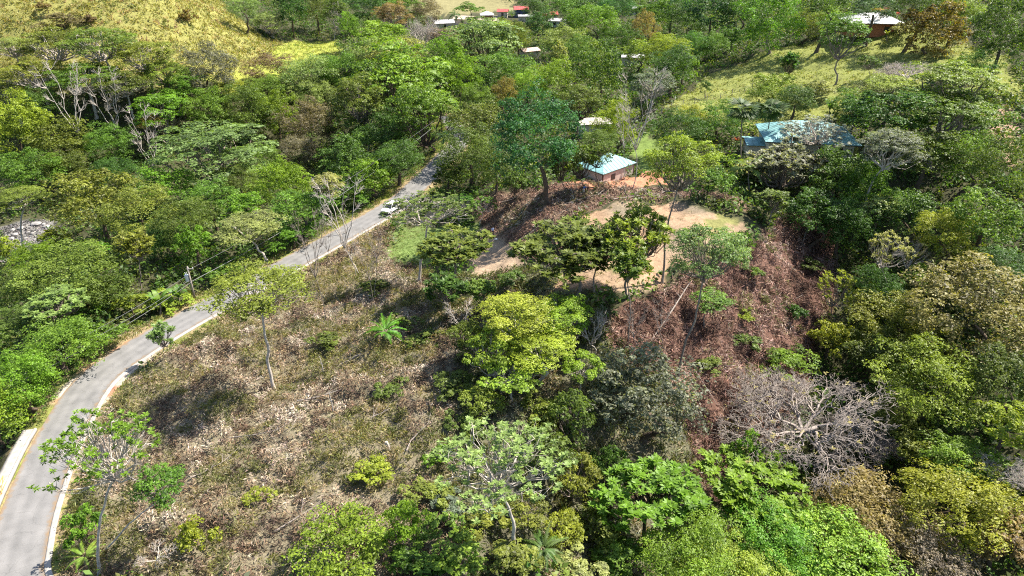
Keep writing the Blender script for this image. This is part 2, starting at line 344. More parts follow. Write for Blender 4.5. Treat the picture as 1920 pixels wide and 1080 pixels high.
Z_SAND = zone((1090, 410), (1150, 384), (1255, 380), (1385, 408), (1412, 438), (1340, 468), (1260, 500), (1235, 540), (1110, 556), (1040, 548), (1068, 500))
Z_LAWN = zone((735, 455), (755, 424), (850, 422), (885, 440), (870, 475), (790, 495), (730, 485))
Z_PATH = zone((860, 432), (905, 425), (945, 455), (985, 490), (960, 520), (890, 520), (870, 470))
Z_BANK = zone((900, 370), (1060, 345), (1250, 352), (1380, 372), (1400, 398), (1260, 372), (1150, 376), (1080, 410), (1040, 490), (985, 490), (945, 455), (905, 425), (880, 395))
Z_GOLD = zone((-60, 190), (120, 175), (330, 165), (440, 150), (500, 110), (535, 82), (495, 72), (430, 20), (395, -20), (-80, -20))
Z_FIELD = zone((400, 160), (500, 108), (535, 78), (630, 74), (640, 110), (560, 135), (430, 170))
Z_HILL = zone((1245, 200), (1330, 140), (1440, 95), (1570, 62), (1680, 55), (1900, 110), (1920, 190), (1740, 150), (1620, 190), (1500, 260), (1330, 230), (1270, 225))
Z_HLAWN = zone((1185, 260), (1260, 255), (1290, 300), (1240, 330), (1185, 320))
Z_HLAWN2 = zone((1370, 320), (1420, 255), (1570, 250), (1620, 300), (1540, 320), (1440, 350))
Z_HILL2 = zone((800, 30), (960, 22), (960, -15), (700, -20))
Z_DIRT = zone((1040, 352), (1160, 338), (1230, 322), (1260, 335), (1200, 352), (1090, 362))
Z_YARD = zone((826, 52), (850, 38), (925, 30), (940, 44), (890, 56))
Z_PINK = zone((1830, 215), (1900, 190), (1925, 330), (1880, 300))
Z_CANE = zone((1480, 880), (1700, 870), (1800, 960), (1560, 990))
Z_RIVER = zone((0, 430), (55, 412), (100, 418), (95, 445), (55, 475), (0, 500))
ZONES = [(Z_RIDGE, (0.10, 0.095, 0.06), 1.0), (Z_SLASH, (0.17, 0.145, 0.095), 1.0), (Z_RED, (0.12, 0.068, 0.05), 1.0), (Z_BANK, (0.13, 0.085, 0.06), .8),
         (Z_SAND, (0.26, 0.18, 0.115), 1.0), (Z_PATH, (0.30, 0.22, 0.15), .6), (Z_LAWN, (0.125, 0.17, 0.05), 2.0), (Z_GOLD, (0.21, 0.20, 0.06), 2.0), (Z_FIELD, (0.24, 0.26, 0.05), 2.0),
         (Z_HILL, (0.185, 0.20, 0.055), 1.5), (Z_HLAWN, (0.13, 0.18, 0.045), 1.2), (Z_HLAWN2, (0.24, 0.24, 0.06), .6), (Z_HILL2, (0.19, 0.17, 0.08), 2), (Z_DIRT, (0.36, 0.17, 0.10), .8),
         (Z_YARD, (0.34, 0.29, 0.21), 1.0), (Z_PINK, (0.36, 0.24, 0.17), 1.0), (Z_RIVER, (0.17, 0.16, 0.15), .8)]
col = np.tile(np.array([0.055, 0.055, 0.028]), (len(gx), 1))
wx = gx + (vnoise(gx, gy, 2.2) - .5) * 3; wy = gy + (vnoise(gx + 50, gy, 2.2) - .5) * 3
for poly, c, rough in ZONES:
    k = inside(poly, gx + (wx - gx) * rough, gy + (wy - gy) * rough)
    col[k] = c
# the sandy terrace is patchy: paler dry soil, redder soil, thin grass
k = inside(Z_SAND, wx, wy); q = vnoise(gx, gy, 6)[k][:, None]
col[k] = col[k] * (0.7 + 0.6 * q) + np.array([0.05, -0.02, -0.03]) * (q - .5)
k = inside(Z_SAND, wx, wy) & (vnoise(gx + 17, gy, 4.0) > .74); col[k] = (0.17, 0.165, 0.06)
for rr_ in (7.0, 8.6):      # ruts left by the grader, curving round the pad
    k = inside(Z_SAND, gx, gy) & (np.abs(np.hypot(gx - 16, gy - 84) - rr_ - 4) < .5); col[k] *= .72
# road verges: dry straw and grass, reddish gravel pull-in left of the bend
v = (rd < 5.0) & (rd > 2.0); col[v] = np.where((vnoise(gx, gy, 2.5)[v] > .45)[:, None], (0.26, 0.20, 0.11), (0.17, 0.18, 0.05))
pull = zone((105, 735), (240, 640), (300, 615), (320, 640), (190, 760), (120, 790)); k = inside(pull, gx, gy)
col[k] = np.where((vnoise(gx, gy, 3)[k] > .55)[:, None], (0.33, 0.16, 0.10), (0.36, 0.31, 0.26))
ny, nx = GX.shape
idx = np.arange(ny * nx).reshape(ny, nx)
quads = np.stack([idx[:-1, :-1], idx[:-1, 1:], idx[1:, 1:], idx[1:, :-1]], -1).reshape(-1, 4)
ground = obj('ground', np_mesh('ground', np.c_[gx, gy, gz], quads, M_GROUND, col=col, smooth=True)); ground['kind'] = 'structure'
# beyond the valley the land goes on as hills to the horizon
def far_hills():
    V, Fq = [], []; rings = [(330, 0), (600, 60), (1000, 110), (1700, 160), (3200, 120)]
    n = 96
    for r, h in rings:
        for i in range(n):
            a = 2 * math.pi * i / n; x, y = r * math.sin(a) * 1.0, 290 + r * math.cos(a) * 1.08
            zz = H(np.clip(x, -330, 330), np.clip(y, -60, 640))[0]
            V.append((x, y, -4 if r == 330 else max(zz, 5) * .6 + h * (.4 + vnoise(np.array([x]), np.array([y]), 400)[0])))
    for k in range(len(rings) - 1):
        for i in range(n): Fq.append((k * n + i, k * n + (i + 1) % n, (k + 1) * n + (i + 1) % n, (k + 1) * n + i))
    return np_mesh('hill', np.array(V), np.array(Fq), simple('far_forest_hill', (0.05, 0.075, 0.03), 0.95, 0.4, 0.05, 0.1), smooth=True)
tag(obj('hills', far_hills()), kind='structure')

# ------------------------------------------------------------------ road
def strip(name, off0, off1, zoff, mat, i0=0, i1=None, thick=0.0, parent=None):
    P = ROAD[i0:i1]; T = np.gradient(P[:, :2], axis=0); T = unit(T); Nn = np.c_[T[:, 1], -T[:, 0]]      # to the right of travel (away from the camera)
    offs = np.linspace(off0, off1, 5); V = []; ac = []
    for p, nrm in zip(P, Nn):
        for o in offs:
            V.append((p[0] + nrm[0] * o, p[1] + nrm[1] * o, p[2] + zoff)); ac.append((o - off0) / (off1 - off0))
    m = len(offs); Fq = [(i * m + j, i * m + j + 1, (i + 1) * m + j + 1, (i + 1) * m + j) for i in range(len(P) - 1) for j in range(m - 1)]
    if thick:
        b = len(V); V += [(x, y, z - thick) for x, y, z in V[:]]
        Fq += [(b + a, b + d, b + c, b + bb) for a, bb, c, d in Fq[:]]
        for i in range(len(P) - 1):
            Fq += [(i * m, (i + 1) * m, b + (i + 1) * m, b + i * m), (i * m + m - 1, b + i * m + m - 1, b + (i + 1) * m + m - 1, (i + 1) * m + m - 1)]
    me = np_mesh(name, np.array(V), np.array(Fq), mat, smooth=not thick)
    a = me.attributes.new('across', 'FLOAT', 'POINT'); a.data.foreach_set('value', np.array((ac * 2)[:len(V)], np.float32))
    return obj(name, me, parent)
tag(strip('road', -2.6, 2.6, 0.0, M_ROAD), kind='structure')
n_r = len(ROAD)
tag(strip('gutter', 2.6, 3.15, 0.05, M_CONC, 0, int(n_r * .70), 0.2), kind='structure')

# ------------------------------------------------------------------ bridge walkway with ochre railing beside the road bend
def bridge_walk():
    r = road_dist
    # indices along the road between photo rows ~1150 and ~815
    py = [CAM_Z] ; i0 = int(np.argmin(np.abs(ROAD[:, 1] - 27))); i1 = int(np.argmin(np.abs(ROAD[:, 1] - 62)))
    root = empty('bridge_walkway', tuple(ROAD[i0]) )
    tag(root, 'pale concrete bridge walkway with ochre railing along the bend of the road', 'walkway')
    base = Vector(ROAD[i0])
    def sub(name, o0, o1, z, th, mat):
        o = strip(name, o0, o1, z, mat, i0, i1 + 1, th); o.parent = root; o.location = -base; return o
    sub('slab', -4.35, -3.15, 0.22, 0.9, M_CONC); sub('kerb', -3.15, -2.9, 0.34, 0.5, M_CONC)
    P = ROAD[i0:i1 + 1]; T = unit(np.gradient(P[:, :2], axis=0)); Nn = np.c_[T[:, 1], -T[:, 0]]
    for off in (-3.03,):
        pts = [Vector((p[0] + n[0] * off, p[1] + n[1] * off, p[2] + .34)) - base for p, n in zip(P, Nn)]
        pts = pts[:int(len(pts) * .8)]
        for h, rr in ((1.05, .05), (0.6, .035), (0.15, .035)):
            MB().tube([q + Vector((0, 0, h)) for q in pts], rr, 6).build('rail', M_OCHRE, root)
        sel = pts[::1]
        for a, b in zip(sel[::1], sel[1::1]):
            MB().tube([a, a + Vector((0, 0, 1.08))], .05, 6).build('post', M_OCHRE, root)
            MB().tube([a + Vector((0, 0, .12)), b + Vector((0, 0, 1.02))], .035, 5).build('brace', M_OCHRE, root)
bridge_walk()

# ------------------------------------------------------------------ tree prototypes (crown centre at the origin, crown radius 1)
def leaf_cards(C, Nrm, size, aspect=0.55, droop=None, g=rng):
    """a folded diamond for every leaf: C centres, Nrm normals, size lengths"""
    n = len(C); r = unit(g.normal(size=(n, 3)))
    D = unit(np.cross(Nrm, r)) if droop is None else unit(droop)
    S = unit(np.cross(D, Nrm)); N2 = np.cross(S, D)
    h = size[:, None] * .5; wd = h * aspect
    fold = N2 * wd * .35
    V = np.stack([C - D * h, C + S * wd + fold, C + D * h, C - S * wd + fold], 1)
    return V.reshape(-1, 3), np.arange(n * 4).reshape(n, 4)
def sphere_pts(n, g, zmin=-0.3):
    i = np.arange(n) + .5; z = 1 - (1 - zmin) * i / n; a = np.pi * (1 + 5 ** .5) * i + g.random() * 6
    rr = np.sqrt(np.clip(1 - z * z, 0, 1)); P = np.c_[rr * np.cos(a), rr * np.sin(a), z]
    return unit(P + g.normal(size=P.shape) * .22)
def limb_path(a, b, g, sag=0.15, n=5, wob=.05):
    t = np.linspace(0, 1, n)[:, None]; L = np.linalg.norm(b - a)
    c = a * (1 - t) + b * t; c[:, 2] += (-np.sin(t[:, 0] * np.pi) * sag * L)
    c[1:-1] += g.normal(size=(n - 2, 3)) * wob * L; return c
class Tubes:
    def __init__(s): s.v = []; s.f = []; s.n = 0
    def add(s, P, R, k=4):
        v, f = tube_np(P, R, k); s.v.append(v); s.f.append(np.array(f) + s.n); s.n += len(v)
    def mesh(s, name): return np_mesh(name, np.concatenate(s.v), np.concatenate(s.f), smooth=True) if s.v else None
def crown_from(lobes, g, subs, leaves, leaf, subr=.42, up=.5, flat=1.0, aspect=.55, jitter=.75):
    """lobes: (centre, radius). Each lobe carries clumps, each clump leaves: light and dark by real overlap"""
    C, Nn, Sz, Ti = [], [], [], []
    for c, r in lobes:
        sp = sphere_pts(subs, g, -.25) * np.array([1, 1, flat])
        lt = g.normal() * .17
        for d in sp:
            cc = c + d * r * (.72 + .3 * g.random()); cr = r * subr * (.7 + .6 * g.random())
            k = max(3, int(leaves * (.6 + .8 * g.random())))
            q = unit(g.normal(size=(k, 3))); q[:, 2] = np.abs(q[:, 2]) * .9 - .2
            rad = cr * (.45 + .55 * g.random((k, 1)) ** .5)
            C.append(cc + q * rad * np.array([1, 1, max(flat, .35)])); 
            Nn.append(unit(unit(q) * .5 + unit(d) * .3 + np.array([0, 0, up]) + g.normal(size=(k, 3)) * jitter * .6))
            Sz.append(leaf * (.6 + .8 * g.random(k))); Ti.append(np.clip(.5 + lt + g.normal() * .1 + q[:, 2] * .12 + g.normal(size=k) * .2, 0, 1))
    C, Nn, Sz, Ti = map(np.concatenate, (C, Nn, Sz, Ti))
    V, Fq = leaf_cards(C, Nn, Sz, aspect, None, g)
    return np_mesh('crown', V, Fq, M_LEAF, tint=np.repeat(Ti, 4))
def rosette_crown(tips, g, per=12, leaf=.13, aspect=.42):
    """leaves in whorls at the twig ends, drooping outwards"""
    C, D, Nn, Sz, Ti = [], [], [], [], []
    for p in tips:
        k = per + g.integers(-3, 4); a = np.arange(k) * 2.4 + g.random() * 6; el = g.uniform(-.5, .8, k)
        d = np.c_[np.cos(a) * np.cos(el), np.sin(a) * np.cos(el), np.sin(el)]
        s = leaf * g.uniform(.7, 1.25, k); C.append(p + d * s[:, None] * .55); D.append(d); Sz.append(s)
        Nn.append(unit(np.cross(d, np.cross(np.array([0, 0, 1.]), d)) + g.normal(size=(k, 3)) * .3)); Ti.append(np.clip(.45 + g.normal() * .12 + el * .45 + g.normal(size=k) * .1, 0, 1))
    C, D, Nn, Sz, Ti = map(np.concatenate, (C, D, Nn, Sz, Ti))
    V, Fq = leaf_cards(C, Nn, Sz, aspect, D, g)
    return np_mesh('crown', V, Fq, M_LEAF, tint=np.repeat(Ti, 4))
PROTO = {}
def bole_mesh(seed, k=8, bend=.3):
    """unit trunk: length 1, foot radius about 1; rings stay level so that it can be stretched"""
    g = np.random.default_rng(seed); t = np.r_[0, .04, np.linspace(.12, 1, 10)]; n = len(t)
    off = np.cumsum(g.normal(size=(n, 2)) * bend, 0) * np.sin(t * np.pi)[:, None]
    R = 1.0 - .5 * t; R[0] = 1.6; R[1] = 1.2
    a = np.arange(k) * 2 * np.pi / k
    V = np.stack([off[:, :1] + R[:, None] * np.cos(a)[None], off[:, 1:] + R[:, None] * np.sin(a)[None], np.repeat(t[:, None], k, 1)], -1).reshape(-1, 3)
    f = [(i * k + j, i * k + (j + 1) % k, (i + 1) * k + (j + 1) % k, (i + 1) * k + j) for i in range(n - 1) for j in range(k)]
    return np_mesh('trunk', V, np.array(f), smooth=True)
BOLES_SLIM = [bole_mesh(s, bend=b) for s, b in ((11, .7), (12, .9), (13, .8))]
BOLES = [bole_mesh(s, bend=b) for s, b in ((1, .35), (2, .6), (3, .25), (4, .8))]
def branch_limbs(lobes, g, origin, r0, k=5, subs=5, twig=True, groups=5):
    """main limbs from the fork to each lobe, with side twigs; grouped by heading into `groups` limbs"""
    T = [Tubes() for _ in range(groups)]; tips = []
    for c, r in lobes:
        a = math.atan2(c[1], c[0]); T_ = T[int((a + math.pi) / (2 * math.pi) * groups) % groups]
        P = limb_path(origin, c, g, .12, 6, .05); T_.add(P, np.linspace(r0, r0 * .35, 6), k)
        if twig:
            for _ in range(subs):
                s = P[g.integers(2, 6)]; e = c + unit(g.normal(size=3)) * r * np.array([1, 1, .7]) * g.uniform(.6, 1.1); e[2] = max(e[2], s[2] - .05)
                T_.add(limb_path(s, e, g, .1, 4, .08), np.linspace(r0 * .3, r0 * .1, 4), 3); tips.append(e)
    return [t.mesh('limb') for t in T if t.v], tips
def add_proto(kind, size, crown, limbs, attach, rz, trunk_r):
    PROTO.setdefault((kind, size), []).append(dict(crown=crown, limbs=limbs, attach=attach, rz=rz, tr=trunk_r))
def make_protos():
    for seed in range(6):
        g = np.random.default_rng(100 + seed); crs = (1.0, 1.35, .85)[seed % 3]
        # dome: dense lumpy crown
        for size, nl, subs, lv, leaf in (('L', 40, 11, 28, .046), ('S', 20, 10, 22, .085)):
            lv = int(lv / crs ** 1.5); leaf = leaf * crs
            lob = [(d * np.array([1, 1, .85]) * g.uniform(.58, .98), g.uniform(.15, .31)) for d in sphere_pts(nl, g, -.7)] + [(d * .35, .36) for d in sphere_pts(4, g, -.5)]
            add_proto('dome', size, crown_from(lob, g, subs, lv, leaf, subr=.46), [], -.35, .95, .085)
    for seed in range(3):
        g = np.random.default_rng(200 + seed)
        # umbrella: wide shallow crown in flat storeys
        for size, nl, subs, lv, leaf in (('L', 34, 11, 24, .048), ('S', 15, 10, 22, .09)):
            lob = []
            for i in range(nl):
                a = i * 2.4 + g.random(); q = math.sqrt((i + .5) / nl) * .82
                lob.append((np.array([math.cos(a) * q, math.sin(a) * q, .46 * (1 - q * q) + g.normal() * .11]), g.uniform(.16, .34)))
            low = [(np.array([math.cos(a) * q, math.sin(a) * q, -.12]), .2) for a, q in zip(g.random(7) * 6.28, .3 + .5 * g.random(7))]
            cr = crown_from(lob + low, g, subs, lv, leaf, up=1.0, flat=.38, jitter=.6)
            lim, _ = branch_limbs(lob[::3], g, np.array([0, 0, -.55]), .03, 5, 3)
            add_proto('umb', size, cr, lim, -.53, .5, .06)
        # airy: open crown, limbs and sky between the clumps
        for size, nl, subs, lv, leaf in (('L', 32, 11, 30, .048), ('S', 18, 9, 22, .09)):
            lob = [(d * np.array([1, 1, .8]) * (.55 + .35 * g.random()), .20 + .08 * g.random()) for d in sphere_pts(nl, g, -.2)]
            cr = crown_from(lob, g, subs, lv, leaf, subr=.5, up=.6, flat=.6)
            lim, _ = branch_limbs(lob, g, np.array([0, 0, -.62]), .026, 5, 4)
            add_proto('airy', size, cr, lim, -.6, .85, .05)
        # rosette: big leaves in whorls
        for size, nl, subs, leaf, per in (('L', 30, 10, .11, 15), ('S', 16, 8, .17, 14)):
            lob = [(d * np.array([1, 1, .75]) * (.5 + .4 * g.random()), .26) for d in sphere_pts(nl, g, -.15)]
            lim, tips = branch_limbs(lob, g, np.array([0, 0, -.6]), .034, 5, subs)
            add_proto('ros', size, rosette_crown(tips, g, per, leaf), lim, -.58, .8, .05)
            lob = [(d * np.array([1, 1, .7]) * (.55 + .4 * g.random()), .26) for d in sphere_pts(int(nl * .85), g, -.1)]
            lim, tips = branch_limbs(lob, g, np.array([0, 0, -.6]), .022, 4, subs)
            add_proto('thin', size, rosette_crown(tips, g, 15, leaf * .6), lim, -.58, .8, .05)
    for seed in range(3):
        g = np.random.default_rng(300 + seed)
        # bare: limbs and twigs only
        groups = 6; T = [Tubes() for _ in range(groups)]; tips = []
        def grow(T_, p, d, L, r, lev):
            e = p + d * L; P = limb_path(p, e, g, -.06, 4, .09); T_.add(P, np.linspace(r, r * .6, 4), 4 if lev < 2 else 3)
            if lev == 4: tips.append(e); return
            for _ in range(3 if lev < 3 else 4):
                nd = unit(d + unit(g.normal(size=3)) * .75 + np.array([0, 0, .12])); grow(T_, P[-1] if g.random() < .6 else P[-2], nd, L * g.uniform(.55, .8), r * .55, lev + 1)
        for q in range(groups):
            a = q * 6.283 / groups + g.random(); d = unit(np.array([math.cos(a) * .8, math.sin(a) * .8, .55 + .5 * g.random()])); grow(T[q], np.array([0, 0, -.7]), d, .55, .024, 1)
        add_proto('bare', 'L', None, [t.mesh('limb') for t in T], -.68, .8, .045)
        # upright bare stems
        T = [Tubes() for _ in range(5)]
        for q in range(5):
            a = q * 1.2566 + g.random(); e = np.array([math.cos(a) * .6, math.sin(a) * .6, .8 + .3 * g.random()])
            P = limb_path(np.array([0, 0, -.75]), e, g, .1, 7, .03); T[q].add(P, np.linspace(.02, .006, 7), 4)
            for _ in range(15):
                s = P[g.integers(3, 7)]; d = unit(np.array([math.cos(a + g.normal() * .8), math.sin(a + g.normal() * .8), .7])); L = g.uniform(.2, .42)
                T[q].add(limb_path(s, s + d * L, g, .05, 3, .05), np.array([.008, .005, .0025]), 3)
                for _ in range(3): T[q].add(np.array([s + d * L * .6, s + d * L * .6 + unit(d + g.normal(size=3) * .5) * L * .5]), np.array([.004, .0022]), 3)
        add_proto('stems', 'L', None, [t.mesh('limb') for t in T], -.73, 1.0, .026)
        # twig: a dense tangle of pale twigs with a few leaves
        groups = 7; T = [Tubes() for _ in range(groups)]; tips = []
        def grow2(T_, p, d, L, r, lev):
            e = p + d * L; P = limb_path(p, e, g, -.08, 4, .12); T_.add(P, np.linspace(r, r * .7, 4), 3)
            if lev == 6: tips.append(e); return
            for _ in range(4 if lev < 3 else 3):
                nd = unit(d + unit(g.normal(size=3)) * .85 + np.array([0, 0, .06])); grow2(T_, P[g.integers(2, 4)], nd, L * g.uniform(.55, .85), max(r * .56, .0028), lev + 1)
        for q in range(groups):
            a = q * 6.283 / groups + g.random(); d = unit(np.array([math.cos(a), math.sin(a), .35 + .4 * g.random()])); grow2(T[q], np.array([0, 0, -.5]), d, .42, .03, 1)
        add_proto('twig', 'L', rosette_crown(np.array(tips)[::30], g, 4, .04), [t.mesh('limb') for t in T], -.48, .7, .045)
        # shrub: leaves down to the ground
        for size, nl, subs, lv, leaf in (('S', 14, 9, 20, .12), ('L', 22, 11, 22, .075)):
            lob = [(np.array([math.cos(a) * q * 1.05, math.sin(a) * q * .85, (1 - q * q) * g.uniform(-.2, .75) - .25]), g.uniform(.14, .34)) for a, q in zip(g.random(nl) * 6.283, g.random(nl) ** .6)]
            add_proto('shrub', size, crown_from(lob, g, subs, lv, leaf), [], -.3, .85, .05)
make_protos()
PROTO[('bare', 'S')] = PROTO[('bare', 'L')]; PROTO[('stems', 'S')] = PROTO[('stems', 'L')]; PROTO[('twig', 'S')] = PROTO[('twig', 'L')]
PAL = dict(lg=(.100, .180, .018, .8), dg=(.040, .090, .014, .9), mg=(.072, .142, .016, .82), bg=(.098, .182, .014, .88), lm=(.175, .240, .024, .7), yg=(.150, .188, .018, .8), ol=(.115, .145, .022, .8), og=(.072, .108, .018, .88),
           gg=(.125, .145, .098, .95), pg=(.150, .200, .055, .8), pm=(.095, .175, .045, .9), bl=(.040, .090, .026, 1.0), br=(.125, .090, .048, .85), gb=(.130, .112, .078, .9), orr=(.150, .100, .025, .5), ry=(.062, .112, .016, .5), bo=(.150, .118, .046, .7), py=(.220, .225, .075, .7))
BARKS = dict(t=M_TWIG, p=M_PALE, g=M_GREYB, d=M_DARKB)
NAMES = dict(dome='broadleaf_tree', umb='umbrella_tree', airy='open_crowned_tree', ros='large_leaved_tree', thin='sparse_tree', bare='bare_tree', stems='bare_tree', twig='leafless_tree', shrub='shrub')
tree_n = 0
def tree(u, v, hw, hh, hc, kind, colk, label, base=None, bark=None, group=None, fat=1.0):
    """crown centre pixel, half width and half height in pixels, crown-centre height in metres (or the pixel of the trunk's foot)"""
    global tree_n
    tree_n += 1; g = random.Random(tree_n * 17)
    d = ray(u, v)
    if base:
        G, _ = on_ground(*base); t = G[1] / d[1]; c = np.array([d[0] * t, G[1], CAM_Z + d[2] * t])
    else:
        G, t = on_ground(u, v, hc); c = np.array([G[0], G[1], G[2] + hc])
    R = hw * t * (1.1 if kind in ('dome', 'shrub', 'ros') else 1.05); e = math.atan2(-d[2], math.hypot(d[0], d[1])); ap = hh * t
    Rz = math.sqrt(max(ap * ap - (R * math.sin(e)) ** 2, 0)) / math.cos(e); Rz = min(max(Rz * (1.2 if kind == 'dome' else 1.05), .62 * R if kind == 'dome' else .3 * R if kind == 'umb' else .42 * R), 1.4 * R)
    lst = PROTO[(kind, 'L' if R > 3.6 else 'S')]; p = lst[g.randrange(len(lst))]
    root = empty(NAMES[kind], (G[0], G[1], G[2]))
    tag(root, label, 'shrub' if kind == 'shrub' else 'tree', group)
    off = Vector(c) - Vector(G); L = max(off.length, .5)
    ax_ = g.uniform(.9, 1.1); tl = (g.uniform(-.12, .12), g.uniform(-.12, .12)) if kind in ('dome', 'shrub') else (0, 0)
    rot = g.random() * 6.283; sz = Rz / p['rz']
    bm = BARKS[bark or ('d' if kind in ('dome', 'shrub') else 'p' if kind in ('bare', 'stems', 'twig', 'thin') else 'g')]
    def part(name, me, mat):
        o = bpy.data.objects.new(name, me); link(o, root); o.location = off; o.scale = (R * ax_, R / ax_, sz); o.rotation_euler = (tl[0], tl[1], rot)
        if mat is not None:
            if not me.materials: me.materials.append(None)
            o.material_slots[0].link = 'OBJECT'; o.material_slots[0].material = mat
        return o
    # trunk from the ground up into the crown
    top = off + Vector((0, 0, p['attach'] * sz)); 
    if top.z < .3: top = Vector((off.x * .5, off.y * .5, .3))
    bot = Vector((0, 0, -.35)); ax = top - bot
    tr = min(max(p['tr'] * R, .07), .5) * (.72 if base and kind not in ('dome',) else 1)
    b = BOLES_SLIM[g.randrange(3)] if base and kind not in ('dome', 'twig') else BOLES[g.randrange(4)]; o = bpy.data.objects.new('trunk', b); link(o, root); o.location = bot
    if not b.materials: b.materials.append(None)
    o.material_slots[0].link = 'OBJECT'; o.material_slots[0].material = bm
    o.rotation_euler = ax.to_track_quat('Z', 'X').to_euler(); o.scale = (tr, tr, ax.length)
    for lm in p['limbs']: part('limb', lm, bm)
    if p['crown'] is not None and colk != '-':
        o = part('crown', p['crown'], None); cc = PAL[colk]; j = [g.uniform(.88, 1.14) for _ in range(3)]; b_ = g.uniform(.9, 1.12)
        b_ *= 1.22; o.color = (cc[0] * j[0] * b_, cc[1] * b_, cc[2] * j[2] * b_, cc[3])
    return root
